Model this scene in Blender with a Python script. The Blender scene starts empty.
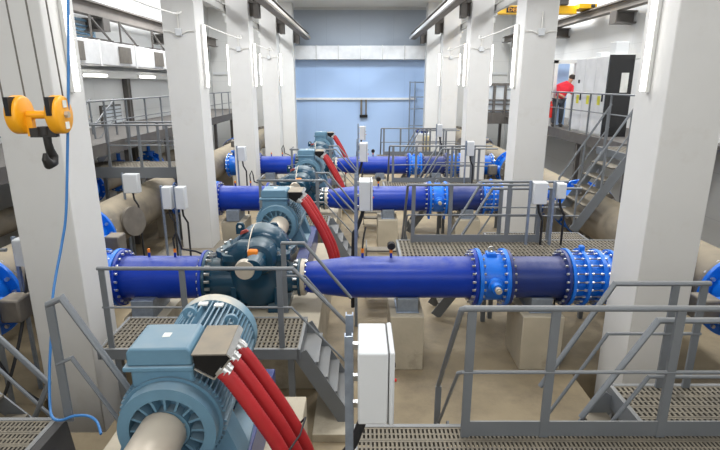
import bpy, bmesh, math, random
from mathutils import Vector, Matrix
random.seed(7)
S = bpy.context.scene
COL = S.collection
PI = math.pi
H = 4.5          # camera height above the hall floor
P = 5.95         # spacing of the pump rows

# ------------------------------------------------------------------ materials
def lin(c):
    return tuple(((v/255)/12.92 if v/255 <= .04045 else ((v/255+.055)/1.055)**2.4) for v in c)

def mat(name, rgb, rough=.5, metal=0.0, var=.12, scale=6.0, dust=None, dust_amt=.0, bump=0.0, bscale=60, spec=.5, stain=None, stain_scale=1.2, stain_lo=.5, stain_hi=.75, dscale=None):
    m = bpy.data.materials.new(name); m.use_nodes = True
    nt = m.node_tree; b = nt.nodes['Principled BSDF']
    b.inputs['Roughness'].default_value = rough
    b.inputs['Metallic'].default_value = metal
    b.inputs['Specular IOR Level'].default_value = spec
    c = lin(rgb)
    tc = nt.nodes.new('ShaderNodeTexCoord')
    nz = nt.nodes.new('ShaderNodeTexNoise'); nz.inputs['Scale'].default_value = scale
    nz.inputs['Detail'].default_value = 5
    nt.links.new(tc.outputs['Object'], nz.inputs['Vector'])
    rp = nt.nodes.new('ShaderNodeValToRGB')
    rp.color_ramp.elements[0].position = .3; rp.color_ramp.elements[1].position = .7
    rp.color_ramp.elements[0].color = tuple(v*(1-var) for v in c)+(1,)
    rp.color_ramp.elements[1].color = tuple(min(1, v*(1+var*.6)) for v in c)+(1,)
    nt.links.new(nz.outputs['Fac'], rp.inputs['Fac'])
    out = rp.outputs['Color']
    if stain:
        n2 = nt.nodes.new('ShaderNodeTexNoise'); n2.inputs['Scale'].default_value = stain_scale; n2.inputs['Detail'].default_value = 6
        n2.inputs['Roughness'].default_value = .65
        nt.links.new(tc.outputs['Object'], n2.inputs['Vector'])
        r2 = nt.nodes.new('ShaderNodeValToRGB'); r2.color_ramp.elements[0].position = stain_lo; r2.color_ramp.elements[1].position = stain_hi
        nt.links.new(n2.outputs['Fac'], r2.inputs['Fac'])
        mx = nt.nodes.new('ShaderNodeMixRGB'); mx.inputs['Color2'].default_value = lin(stain)+(1,)
        nt.links.new(r2.outputs['Color'], mx.inputs['Fac']); nt.links.new(out, mx.inputs['Color1']); out = mx.outputs['Color']
    if dust:
        g = nt.nodes.new('ShaderNodeNewGeometry'); sx = nt.nodes.new('ShaderNodeSeparateXYZ')
        nt.links.new(g.outputs['Normal'], sx.inputs['Vector'])
        mr = nt.nodes.new('ShaderNodeMapRange'); mr.inputs['From Min'].default_value = .62; mr.inputs['From Max'].default_value = .98
        nt.links.new(sx.outputs['Z'], mr.inputs['Value'])
        mu = nt.nodes.new('ShaderNodeMath'); mu.operation = 'MULTIPLY'; mu.inputs[1].default_value = dust_amt*1.7
        mv = nt.nodes.new('ShaderNodeMath'); mv.operation = 'MULTIPLY'; mv.use_clamp = True
        nt.links.new(mr.outputs['Result'], mu.inputs[0]); nt.links.new(mu.outputs[0], mv.inputs[0])
        if dscale:
            nd = nt.nodes.new('ShaderNodeTexNoise'); nd.inputs['Scale'].default_value = dscale; nd.inputs['Detail'].default_value = 6; nd.inputs['Roughness'].default_value = .65
            nt.links.new(tc.outputs['Object'], nd.inputs['Vector'])
            md = nt.nodes.new('ShaderNodeMapRange'); md.inputs['From Min'].default_value = .36; md.inputs['From Max'].default_value = .62; md.inputs['To Min'].default_value = .12
            nt.links.new(nd.outputs['Fac'], md.inputs['Value']); nt.links.new(md.outputs['Result'], mv.inputs[1])
        else: nt.links.new(nz.outputs['Fac'], mv.inputs[1])
        mx = nt.nodes.new('ShaderNodeMixRGB'); mx.inputs['Color2'].default_value = lin(dust)+(1,)
        nt.links.new(mv.outputs[0], mx.inputs['Fac']); nt.links.new(out, mx.inputs['Color1']); out = mx.outputs['Color']
        rr = nt.nodes.new('ShaderNodeMapRange'); rr.inputs['To Min'].default_value = rough; rr.inputs['To Max'].default_value = .85
        nt.links.new(mv.outputs[0], rr.inputs['Value']); nt.links.new(rr.outputs['Result'], b.inputs['Roughness'])
    nt.links.new(out, b.inputs['Base Color'])
    if bump:
        n3 = nt.nodes.new('ShaderNodeTexNoise'); n3.inputs['Scale'].default_value = bscale; n3.inputs['Detail'].default_value = 4
        nt.links.new(tc.outputs['Object'], n3.inputs['Vector'])
        bp = nt.nodes.new('ShaderNodeBump'); bp.inputs['Strength'].default_value = bump; bp.inputs['Distance'].default_value = .01
        nt.links.new(n3.outputs['Fac'], bp.inputs['Height']); nt.links.new(bp.outputs['Normal'], b.inputs['Normal'])
    return m

def panel_mat(name, rgb, seam, sx, sz, axis='x', rough=.5, w=.012):
    """flat sheet wall with thin seams every sx (along) and sz (up)"""
    m = bpy.data.materials.new(name); m.use_nodes = True
    nt = m.node_tree; b = nt.nodes['Principled BSDF']; b.inputs['Roughness'].default_value = rough
    tc = nt.nodes.new('ShaderNodeTexCoord'); sp = nt.nodes.new('ShaderNodeSeparateXYZ')
    nt.links.new(tc.outputs['Object'], sp.inputs['Vector'])
    outs = []
    for ax, per in ((axis.upper(), sx), ('Z', sz)):
        d = nt.nodes.new('ShaderNodeMath'); d.operation = 'DIVIDE'; d.inputs[1].default_value = per
        f = nt.nodes.new('ShaderNodeMath'); f.operation = 'FRACT'
        l = nt.nodes.new('ShaderNodeMath'); l.operation = 'LESS_THAN'; l.inputs[1].default_value = w/per
        nt.links.new(sp.outputs[ax], d.inputs[0]); nt.links.new(d.outputs[0], f.inputs[0]); nt.links.new(f.outputs[0], l.inputs[0]); outs.append(l)
    mxm = nt.nodes.new('ShaderNodeMath'); mxm.operation = 'MAXIMUM'
    nt.links.new(outs[0].outputs[0], mxm.inputs[0]); nt.links.new(outs[1].outputs[0], mxm.inputs[1])
    nz = nt.nodes.new('ShaderNodeTexNoise'); nz.inputs['Scale'].default_value = .5; nz.inputs['Detail'].default_value = 4
    nt.links.new(tc.outputs['Object'], nz.inputs['Vector'])
    rp = nt.nodes.new('ShaderNodeValToRGB'); c = lin(rgb)
    rp.color_ramp.elements[0].color = tuple(v*.93 for v in c)+(1,); rp.color_ramp.elements[1].color = tuple(min(1, v*1.04) for v in c)+(1,)
    nt.links.new(nz.outputs['Fac'], rp.inputs['Fac'])
    mx = nt.nodes.new('ShaderNodeMixRGB'); mx.inputs['Color2'].default_value = lin(seam)+(1,)
    nt.links.new(mxm.outputs[0], mx.inputs['Fac']); nt.links.new(rp.outputs['Color'], mx.inputs['Color1'])
    nt.links.new(mx.outputs['Color'], b.inputs['Base Color'])
    return m

def emit(name, rgb, s):
    m = bpy.data.materials.new(name); m.use_nodes = True
    b = m.node_tree.nodes['Principled BSDF']
    b.inputs['Base Color'].default_value = lin(rgb)+(1,)
    b.inputs['Emission Color'].default_value = lin(rgb)+(1,); b.inputs['Emission Strength'].default_value = s
    return m

M = dict(
    column=mat('column_paint', (210, 209, 206), .6, var=.03, scale=1.5, stain=(190, 184, 174), stain_scale=.9, stain_lo=.58, stain_hi=.9),
    ceil=mat('ceiling_paint', (232, 231, 228), .7, var=.03, scale=.7),
    floor=mat('floor_concrete', (152, 137, 110), .7, var=.16, scale=1.1, bump=.25, bscale=25, stain=(112, 100, 82), stain_scale=.8, stain_lo=.46, stain_hi=.72),
    slab=mat('slab_concrete', (140, 132, 118), .85, var=.14, scale=2.0, bump=.3, bscale=18, stain=(104, 96, 84), stain_scale=1.3, stain_lo=.5, stain_hi=.8),
    conc=mat('plinth_concrete', (182, 172, 152), .85, var=.12, scale=2.2, bump=.3, bscale=18, stain=(128, 118, 102), stain_scale=1.6, stain_lo=.55, stain_hi=.8),
    grey=mat('grey_rail_paint', (116, 120, 124), .45, var=.06, scale=3, metal=.15, dust=(146, 140, 128), dust_amt=.35),
    dark=mat('dark_frame_paint', (62, 60, 58), .6, var=.15, scale=4),
    galv=mat('galvanised_steel', (142, 152, 166), .42, metal=.55, var=.15, scale=14),
    grate=mat('grating_steel', (104, 100, 92), .6, metal=.3, var=.2, scale=5, dust=(134, 124, 106), dust_amt=.6),
    blue=mat('deep_blue_enamel', (10, 52, 156), .3, var=.1, spec=.3, scale=2.2, dust=(126, 130, 164), dust_amt=.36, dscale=2.6),
    navy=mat('navy_enamel', (24, 46, 112), .32, var=.12, scale=2.5, dust=(122, 120, 140), dust_amt=.42, dscale=2.6),
    valve=mat('bright_blue_epoxy', (8, 108, 214), .32, var=.1, scale=5, dust=(90, 150, 215), dust_amt=.3),
    motor=mat('motor_blue_paint', (98, 136, 158), .45, var=.08, scale=5, dust=(150, 152, 148), dust_amt=.4),
    mdust=mat('dusty_cowl', (112, 146, 165), .6, var=.1, scale=5, dust=(196, 188, 172), dust_amt=1.0),
    pump=mat('pump_teal_enamel', (22, 62, 84), .22, var=.12, scale=4, dust=(120, 130, 128), dust_amt=.5),
    guard=mat('guard_cover', (186, 176, 160), .45, var=.08, scale=4, metal=.2),
    nickel=mat('plated_steel', (196, 196, 194), .28, metal=.85, var=.08, scale=10),
    red=mat('red_conduit', (172, 34, 38), .5, var=.12, scale=7),
    black=mat('black_plastic', (16, 16, 17), .45, var=.1, scale=8, spec=.3),
    rubber=mat('dark_rubber', (34, 34, 36), .7, var=.15, scale=8),
    white=mat('white_enclosure', (204, 206, 207), .4, var=.02, scale=2),
    dimwhite=mat('white_fixture', (214, 214, 210), .5, var=.03, scale=2),
    duct=mat('duct_foil', (226, 226, 226), .35, metal=.08, var=.09, scale=3),
    yellow=mat('hoist_yellow', (240, 166, 20), .4, var=.06, scale=4),
    cyellow=mat('crane_yellow', (244, 190, 16), .4, var=.04, scale=2),
    iron=mat('dark_iron', (52, 50, 48), .5, metal=.4, var=.2, scale=9),
    rope=mat('wire_rope', (110, 106, 100), .5, metal=.5, var=.1, scale=30),
    hose=mat('blue_hose', (62, 124, 186), .4, var=.08, scale=6),
    cable=mat('white_cable', (228, 226, 220), .5, var=.03),
    tan=mat('dusty_pipe', (128, 118, 102), .65, var=.14, scale=2.5, dust=(152, 140, 118), dust_amt=.9, stain=(88, 84, 78), stain_scale=1.5),
    steelgrey=mat('dull_steel', (122, 116, 108), .5, metal=.4, var=.15, scale=6, dust=(160, 148, 128), dust_amt=.6),
    orange=mat('orange_paint', (226, 128, 30), .5), redp=mat('red_plastic', (210, 34, 24), .4),
    crane=mat('crane_rail_steel', (122, 116, 110), .6, metal=.2, var=.12, scale=2.0),
    bracket=mat('bracket_steel', (98, 94, 90), .6, metal=.25, var=.15, scale=5),
    black_panel=mat('black_gloss_panel', (24, 24, 26), .22, var=.08, scale=3, spec=.7),
    wall=panel_mat('wall_panel_white', (206, 207, 206), (184, 185, 185), 3.0, 1.15, 'y'),
    bwall=panel_mat('wall_panel_white_end', (206, 206, 203), (186, 186, 185), 3.0, 1.15, 'x'),
    bluewall=panel_mat('wall_panel_blue', (168, 194, 230), (152, 178, 216), 2.7, 40.0, 'x'),
    greywall=panel_mat('wall_panel_grey', (158, 166, 176), (138, 146, 156), 2.0, 40.0, 'x'),
    glass=mat('window_glass', (150, 186, 214), .08, var=.1, scale=2, spec=.8),
    pane=mat('lit_glass', (196, 202, 206), .1, var=.05, scale=2, spec=.8),
    skin=mat('skin', (196, 146, 118), .6), shirt=mat('red_shirt', (220, 40, 58), .8), trouser=mat('grey_trousers', (62, 66, 72), .8),
    hair=mat('dark_hair', (44, 34, 28), .7), sticker=mat('pale_sticker', (226, 226, 220), .6), ylabel=mat('yellow_sticker', (226, 220, 60), .6),
    kraft=mat('cream_sack', (206, 192, 150), .8), tape=mat('pale_mark', (150, 60, 50), .6),
    lamp=emit('tube_glow', (255, 253, 248), 5.0),
)

# ------------------------------------------------------------------ mesh builder
def basis(d):
    d = Vector(d).normalized()
    up = Vector((0, 0, 1)) if abs(d.z) < .95 else Vector((0, 1, 0))
    a = d.cross(up).normalized(); b = d.cross(a).normalized()
    return d, a, b

class MB:
    def __init__(s): s.v = []; s.f = []
    def add(s, vs, fs):
        n = len(s.v); s.v += [tuple(v) for v in vs]; s.f += [tuple(i+n for i in f) for f in fs]; return s
    def box(s, x0, x1, y0, y1, z0, z1):
        x0, x1 = min(x0, x1), max(x0, x1); y0, y1 = min(y0, y1), max(y0, y1); z0, z1 = min(z0, z1), max(z0, z1)
        return s.add([(x0,y0,z0),(x1,y0,z0),(x1,y1,z0),(x0,y1,z0),(x0,y0,z1),(x1,y0,z1),(x1,y1,z1),(x0,y1,z1)],
                     [(0,3,2,1),(4,5,6,7),(0,1,5,4),(1,2,6,5),(2,3,7,6),(3,0,4,7)])
    def bar(s, p, q, w, h, side=None):
        """rectangular bar from p to q; w across (along side), h in the other direction"""
        p, q = Vector(p), Vector(q); d = (q-p).normalized()
        a = Vector(side).normalized() if side is not None else basis(d)[1]
        a = (a - d*a.dot(d)).normalized(); b = d.cross(a)
        vs = []
        for c in (p, q):
            for i, j in ((-1,-1),(1,-1),(1,1),(-1,1)): vs.append(c + a*(w/2*i) + b*(h/2*j))
        return s.add(vs, [(3,2,1,0),(4,5,6,7),(0,1,5,4),(1,2,6,5),(2,3,7,6),(3,0,4,7)])
    def tube(s, pts, r, n=10, closed_ends=True):
        pts = [Vector(p) for p in pts]; m = len(pts)
        rs = r if isinstance(r, (list, tuple)) else [r]*m
        tang = []
        for i in range(m):
            t = Vector()
            if i > 0: t += (pts[i]-pts[i-1]).normalized()
            if i < m-1: t += (pts[i+1]-pts[i]).normalized()
            tang.append(t.normalized())
        d, a, b = basis(tang[0]); vs = []
        for i in range(m):
            t = tang[i]; a = (a - t*a.dot(t)).normalized(); b = t.cross(a)
            k = 1.0
            if 0 < i < m-1:
                c = (pts[i]-pts[i-1]).normalized().dot(t); k = 1/max(.6, c)
            for j in range(n):
                an = 2*PI*j/n; vs.append(pts[i] + (a*math.cos(an)+b*math.sin(an))*rs[i]*(k if k < 1.3 else 1.3))
        fs = []
        for i in range(m-1):
            for j in range(n):
                j2 = (j+1) % n; fs.append((i*n+j, i*n+j2, (i+1)*n+j2, (i+1)*n+j))
        if closed_ends: fs += [tuple(range(n-1, -1, -1)), tuple(range((m-1)*n, m*n))]
        return s.add(vs, fs)
    def lathe(s, o, d, prof, n=40):
        """prof: list of (t along d, radius)"""
        d, a, b = basis(d); o = Vector(o); vs = []; fs = []
        for t, r in prof:
            r = max(r, 1e-4)
            for j in range(n):
                an = 2*PI*j/n; vs.append(o + d*t + (a*math.cos(an)+b*math.sin(an))*r)
        m = len(prof)
        for i in range(m-1):
            for j in range(n):
                j2 = (j+1) % n; fs.append((i*n+j, i*n+j2, (i+1)*n+j2, (i+1)*n+j))
        fs += [tuple(range(n-1, -1, -1)), tuple(range((m-1)*n, m*n))]
        return s.add(vs, fs)
    def ring(s, o, d, t0, t1, r0, r1, n=40):
        """annulus, closed"""
        d, a, b = basis(d); o = Vector(o); vs = []; fs = []
        for t, r in ((t0, r1), (t1, r1), (t1, r0), (t0, r0)):
            for j in range(n):
                an = 2*PI*j/n; vs.append(o + d*t + (a*math.cos(an)+b*math.sin(an))*r)
        for i in range(4):
            for j in range(n):
                j2 = (j+1) % n; i2 = (i+1) % 4
                fs.append((i*n+j, i*n+j2, i2*n+j2, i2*n+j))
        return s.add(vs, fs)
    def prism(s, poly, ax, a0, a1):
        """polygon in the two other axes extruded along ax; poly pairs are (x,z) for y, (y,z) for x, (x,y) for z"""
        def p(u, w, t): return {'y': (u, t, w), 'x': (t, u, w), 'z': (u, w, t)}[ax]
        n = len(poly)
        vs = [p(u, w, a0) for u, w in poly] + [p(u, w, a1) for u, w in poly]
        fs = [tuple(range(n)), tuple(range(2*n-1, n-1, -1))] + [(i, i+n, (i+1) % n + n, (i+1) % n) for i in range(n)]
        return s.add(vs, fs)
    def build(s, name, m, parent=None, bevel=0.0, smooth=True, at=None):
        me = bpy.data.meshes.new(name)
        off = Vector((0, 0, 0))
        if parent is not None:
            q = parent
            while q is not None: off += q.location; q = q.parent
        o = bpy.data.objects.new(name, me)
        if parent is None and at is not None: off = Vector(at); o.location = off
        me.from_pydata([tuple(Vector(v)-off) for v in s.v], [], s.f)
        bm = bmesh.new(); bm.from_mesh(me); bmesh.ops.recalc_face_normals(bm, faces=bm.faces); bm.to_mesh(me); bm.free()
        me.materials.append(M[m] if isinstance(m, str) else m)
        if smooth:
            for p in me.polygons: p.use_smooth = True
            me.set_sharp_from_angle(angle=math.radians(38))
        COL.objects.link(o)
        if parent is not None: o.parent = parent
        if bevel:
            b = o.modifiers.new('bevel', 'BEVEL'); b.width = bevel; b.segments = 2; b.limit_method = 'ANGLE'
        return o

def tag(o, label, cat, group=None, kind=None):
    o['label'] = label; o['category'] = cat
    if group: o['group'] = group
    if kind: o['kind'] = kind
    return o
def thing(name, loc, label, cat, group=None):
    o = bpy.data.objects.new(name, None); o.empty_display_size = .1; COL.objects.link(o); o.location = loc
    return tag(o, label, cat, group)
def struct(name, mb, m, bevel=0, smooth=False):
    o = mb.build(name, m, None, bevel, smooth); o['kind'] = 'structure'; return o
def copy_tree(o, parent=None, delta=None, label=None):
    c = o.copy(); COL.objects.link(c)
    if parent is not None: c.parent = parent
    if delta is not None: c.location = Vector(o.location) + Vector(delta)
    if label: c['label'] = label
    for ch in list(o.children): copy_tree(ch, c)
    return c
_bolt = {}
def bolt(parent, pos, d, r=.018, L=.05, m='nickel', name='bolt'):
    """one shared hexagonal bolt mesh, placed by matrix"""
    key = (round(r, 4), round(L, 4), m)
    if key not in _bolt:
        mb = MB(); mb.lathe((0, 0, -L/2), (0, 0, 1), [(0, r), (L*.38, r), (L*.38, r*.55), (L*.62, r*.55), (L*.62, r), (L, r)], 6)
        o = mb.build('bolt', m, None, smooth=False); me = o.data; bpy.data.objects.remove(o); _bolt[key] = me
    o = bpy.data.objects.new(name, _bolt[key]); COL.objects.link(o)
    off = Vector((0, 0, 0)); q = parent
    while q is not None: off += q.location; q = q.parent
    o.parent = parent; o.location = Vector(pos)-off
    o.rotation_mode = 'QUATERNION'; o.rotation_quaternion = Vector((0, 0, 1)).rotation_difference(Vector(d).normalized())
    return o
def flange(parent, o, d, t0, t1, rin, rout, m, nb=16, br=.02, name='flange', bl=None, rb=None, n=40):
    f = MB().ring(o, d, t0, t1, rin, rout, n).build(name, m, parent, bevel=.006)
    dd, a, b = basis(d); R = rb or (rout-.045)
    for i in range(nb):
        an = 2*PI*(i+.5)/nb
        p = Vector(o)+dd*((t0+t1)/2)+(a*math.cos(an)+b*math.sin(an))*R
        bolt(f, p, d, br, bl or (abs(t1-t0)+.07))
    return f

# ------------------------------------------------------------------ camera
cam = bpy.data.objects.new('camera', bpy.data.cameras.new('camera')); COL.objects.link(cam)
cam.location = (0, 0, H); cam.rotation_euler = (math.radians(90-15.4), 0, 0)
cam.data.sensor_width = 36; cam.data.lens = 515/720*36; cam.data.clip_end = 200
S.camera = cam

# ------------------------------------------------------------------ setting
YB = 32.6
fm_ = MB()
_xs = [-9, -4.62, -3.4, 3.4, 4.62, 9]; _ys = [-2, 5.9, 7.45, YB]
for i in range(5):
    for j in range(3):
        if not (i in (1, 3) and j == 1): fm_.box(_xs[i], _xs[i+1], _ys[j], _ys[j+1], -.85, 0)
for i in (1, 3): fm_.box(_xs[i], _xs[i+1], 5.9, 7.45, -.85, -.7)   # sunken pits round the nearest columns
struct('floor', fm_, 'floor')
struct('ceiling', MB().box(-9.3, 9.3, -2, YB+.3, 8.8, 9.0), 'ceil')
struct('wall_left', MB().box(-9.3, -9, -2, YB, 0, 8.8), 'wall')
struct('wall_right', MB().box(9, 9.3, -2, YB, 0, 8.8), 'wall')
struct('wall_back', MB().box(-9.3, 9.3, YB, YB+.3, 0, 8.8), 'bwall')
struct('wall_behind', MB().box(-9.3, 9.3, -2.3, -2, 0, 8.8), 'bwall')
struct('trim_1', MB().box(-4.3, 4.15, YB-.06, YB, 0, 6.2), 'bluewall')     # blue cladding of the end wall
struct('trim_2', MB().box(-4.3, 4.15, YB-.06, YB, 6.2, 8.65), 'greywall')  # grey cladding above it
struct('trim_3', MB().box(-4.42, -4.3, YB-.1, YB, 0, 8.65).box(4.15, 4.27, YB-.1, YB, 0, 8.65), 'column')
# raised slabs on the hall floor
struct('floor_slab', MB().box(-5.0, -2.75, 11.0, 13.2, 0, .45), 'slab', bevel=.02)
struct('floor_step', MB().box(-.62, -.12, 5.7, 7.1, 0, .12), 'conc', bevel=.01)

# columns ---------------------------------------------------------------
side_word = {-1: 'left', 1: 'right'}
nth = ['nearest', 'second', 'third', 'fourth', 'farthest']
col_lab = {
 (-1,0): 'wide white concrete column nearest on the left, behind the yellow hook block',
 (-1,1): 'second white column from the front in the left row, beside white control boxes',
 (-1,2): 'third white column from the front in the left row',
 (-1,3): 'fourth white column from the front in the left row',
 (-1,4): 'farthest white column of the left row, against the blue end wall',
 (1,0): 'wide white concrete column nearest on the right with a bright tube on it',
 (1,1): 'second white column from the front in the right row, beside the yellow crane beam',
 (1,2): 'third white column from the front in the right row',
 (1,3): 'fourth white column from the front in the right row',
 (1,4): 'farthest white column of the right row, against the blue end wall'}
YC = [6.5+6.0*i for i in range(5)]
for sd in (-1, 1):
    for i, y in enumerate(YC):
        x0, x1 = sorted((sd*3.75, sd*4.5))
        o = MB().box(x0, x1, y, y+.75, -.7 if i == 0 else 0, 8.8).build('column', 'column', None, bevel=.015, at=((x0+x1)/2, y+.375, 0))
        tag(o, col_lab[(sd, i)], 'column', 'white concrete columns')
# fluorescent tubes on columns ------------------------------------------
def tube_light(c, out, L, label, r=.022):
    """vertical batten lamp; c = point on the face at the lamp's foot, out = unit vector away from the face"""
    t = thing('tube_light', c, label, 'lamp', 'vertical tube lights on the columns')
    c = Vector(c); o = Vector(out)
    MB().bar(c+o*.0275, c+o*.0275+Vector((0,0,L)), .075, .055, Vector((0,1,0)) if abs(o.x) > .5 else Vector((1,0,0))).build('housing', 'dimwhite', t, bevel=.008)
    MB().tube([c+o*.082+Vector((0,0,.02)), c+o*.082+Vector((0,0,L-.02))], .03, 12).build('tube', 'lamp', t)
    return t
for sd in (-1, 1):
    for i, y in enumerate(YC):
        if i < 4: tube_light((sd*3.75, y+.42, 4.38), (-sd, 0, 0), 1.45,
                   'bright vertical tube light on the inner face of the %s %s column' % (nth[i], side_word[sd]))
        if i in (2, 3):
            tube_light((sd*4.5, y+.3, 4.4), (sd, 0, 0), 1.4,
                       'bright vertical tube light on the outer face of the %s %s column' % (nth[i], side_word[sd]))
# junction boxes and sagging white cables --------------------------------
for sd in (-1, 1):
    for i, y in enumerate(YC[:4]):
        z = 5.62 if i else 5.62
        xm = sd*4.13
        t = thing('junction_box', (xm, y, z), 'small white junction box with conduits on the front of the %s %s column' % (nth[i], side_word[sd]), 'junction box', 'junction boxes on the columns')
        MB().box(xm-.07, xm+.07, y-.07, y, z-.08, z+.08).build('box', 'white', t, bevel=.01)
        MB().tube([(xm-.36, y-.02, z+.02), (xm-.2, y-.025, z+.02), (xm-.07, y-.03, z-.03)], .012, 6).build('conduit', 'cable', t)
        MB().tube([(xm+.07, y-.03, z-.03), (xm+.2, y-.025, z+.02), (xm+.36, y-.02, z+.02)], .012, 6).build('conduit', 'cable', t)
        MB().tube([(xm, y-.03, z+.08), (xm, y-.03, z+.42)], .016, 6).build('riser', 'cable', t)
    for i in range(1, 3) if sd == 1 else range(0, 3):
        a = Vector((sd*4.13, YC[i]-.03, 6.05)); b = Vector((sd*4.13-.1*sd, YC[i+1]-.03, 6.05))
        if True:
            p = []
            for k in range(13):
                f = k/12; q = a.lerp(b, f); q.z -= .28*4*f*(1-f); q.x -= sd*.5*math.sin(PI*f); p.append(q)
            o = MB().tube(p, .016, 6).build('cable', 'cable', None, at=a)
            tag(o, 'thin white cable sagging from the %s to the %s %s column' % (nth[i], nth[i+1], side_word[sd]), 'cable', 'white cables between the columns')

# crane rails -------------------------------------------------------------
def ibeam(x, y0, y1, z0, z1, w):
    h = z1-z0; mb = MB()
    mb.box(x-w/2, x+w/2, y0, y1, z0, z0+.03).box(x-w/2, x+w/2, y0, y1, z1-.03, z1).box(x-.012, x+.012, y0, y1, z0+.03, z1-.03)
    return mb
for sd in (-1, 1):
    x = sd*3.1
    t = thing('crane_rail', (x, 4, 7.0), 'long steel crane rail beam along the inside of the %s column row' % side_word[sd], 'crane rail', 'crane rails over the pump hall')
    ibeam(x, 3, 31.9, 6.95, 7.3, .26).build('beam', 'crane', t)
    MB().box(x-.04, x+.04, 3, 31.9, 7.3, 7.38).build('rail', 'dark', t)
    MB().box(x-sd*.2-.02, x-sd*.2+.02, 3, 31.9, 6.98, 7.1).build('conductor_bar', 'duct' if sd > 0 else 'guard', t)
    for i, y in enumerate(YC[1:]):
        b = MB()
        b.box(sd*3.18, sd*3.75, y+.15, y+.6, 7.1, 7.15).box(sd*3.18, sd*3.75, y+.15, y+.6, 7.42, 7.47)
        b.box(sd*3.18, sd*3.75, y+.33, y+.41, 7.15, 7.42).box(sd*3.22, sd*3.27, y+.15, y+.6, 7.15, 7.42).box(sd*3.6, sd*3.75, y+.15, y+.6, 7.15, 7.42)
        b.box(sd*3.42, sd*3.62, y+.2, y+.55, 6.65, 7.1).box(sd*3.6, sd*3.75, y+.3, y+.45, 6.7, 7.1)
        b.build('bracket', 'bracket', t)
    # outer rails on the side walls
    x = sd*8.45
    t = thing('crane_rail', (x, 8, 6.6), 'grey crane rail beam high along the %s side wall' % side_word[sd], 'crane rail', 'crane rails on the side walls')
    zb_, zt_ = (6.78, 7.06) if sd > 0 else (6.54, 6.95)
    ibeam(x, 8, 31.9, zb_, zt_, .3).build('beam', 'crane', t)
    MB().box(x-.03, x+.03, 8, 31.9, zt_, zt_+.06).build('rail', 'dark', t)
    for i, y in enumerate((12.2, 17.9, 23.4, 29.4) if sd > 0 else (12.0, 17.8, 23.6, 29.4)):
        b = MB(); b.box(sd*8.3, sd*8.99, y, y+.45, zb_-.4, zb_-.35).box(sd*8.3, sd*8.99, y, y+.45, zb_-.05, zb_).box(sd*8.3, sd*8.35, y, y+.45, zb_-.35, zb_-.05).box(sd*8.35, sd*8.99, y+.2, y+.25, zb_-.35, zb_-.05)
        b.build('bracket', 'bracket', t)
    # inner rail of each side aisle
    x = sd*4.58
    t = thing('crane_rail', (x, 14, 6.9), 'steel crane rail beam on the outer side of the %s column row' % side_word[sd], 'crane rail', 'crane rails on the outer side of the columns')
    ibeam(x, 9, 31.9, 6.8, 7.06, .12).build('beam', 'dimwhite', t)
    for i, y in enumerate(YC[1:]):
        b = MB(); b.box(sd*4.5, sd*4.64, y+.15, y+.6, 6.7, 6.8).box(sd*4.5, sd*4.62, y+.3, y+.45, 6.5, 6.7); b.build('bracket', 'dimwhite', t)

# yellow overhead crane of the right aisle
t = thing('bridge_crane', (6.5, 20.5, 7.1), 'yellow bridge crane beam across the right aisle with a black lettered plate', 'crane')
MB().box(4.5, 8.0, 20.4, 20.8, 6.97, 7.25).build('girder', 'cyellow', t, bevel=.01)
MB().box(7.95, 8.6, 20.1, 21.1, 7.12, 7.28).build('end_carriage', 'cyellow', t, bevel=.01)
pl = MB().box(5.40, 6.30, 20.385, 20.40, 7.01, 7.21).build('name_plate', 'black', t)
for wx in (20.15, 21.05): MB().lathe((8.38, wx, 7.2), (1, 0, 0), [(0, .08), (.14, .08)], 18).build('wheel', 'dark', t)
MB().box(7.0, 7.6, 20.2, 21.0, 7.25, 7.45).build('trolley', 'dark', t, bevel=.02)
def lettering(name, body, loc, rot, size, m, parent, depth=.004, width=None):
    cu = bpy.data.curves.new(name, 'FONT'); cu.body = body; cu.size = size; cu.extrude = depth
    o = bpy.data.objects.new(name, cu); COL.objects.link(o)
    dg = bpy.context.evaluated_depsgraph_get(); me = bpy.data.meshes.new_from_object(o.evaluated_get(dg))
    bpy.data.objects.remove(o)
    off = Vector((0,0,0)); q = parent
    while q is not None: off += q.location; q = q.parent
    o = bpy.data.objects.new(name, me); COL.objects.link(o); o.parent = parent; o.location = Vector(loc)-off; o.rotation_euler = rot
    if width:
        k = width/max(v.co.x for v in me.vertices)
        for v in me.vertices: v.co.x *= k
    me.materials.clear(); me.materials.append(M[m]); return o
lettering('lettering', 'DEMAG', (5.45, 20.38, 7.05), (PI/2, 0, 0), .18, 'yellow', pl, width=.78)

# ------------------------------------------------------------------ pump rows
XM, ZA = -1.51, 1.92
def conduit_path(sx, sy, k):
    pts = []
    ctrl = [Vector((sx, sy, 2.38)), Vector((sx+.07, sy, 2.30)), Vector((sx+.22, sy, 2.05)), Vector((sx+.40, sy+.01, 1.71)), Vector((sx+.53+.01*k, sy+.01, 1.36)), Vector((sx+.58+.01*k, sy, 1.05)), Vector((-.62, sy+.02, .82))]
    for i in range(len(ctrl)-1):
        p0 = ctrl[max(i-1, 0)]; p1 = ctrl[i]; p2 = ctrl[i+1]; p3 = ctrl[min(i+2, len(ctrl)-1)]
        for j in range(10):
            u = j/10
            pts.append(.5*((2*p1)+(p2-p0)*u+(2*p0-5*p1+4*p2-p3)*u*u+(3*p1-p0-3*p2+p3)*u**3))
    pts.append(ctrl[-1]); return pts

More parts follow.
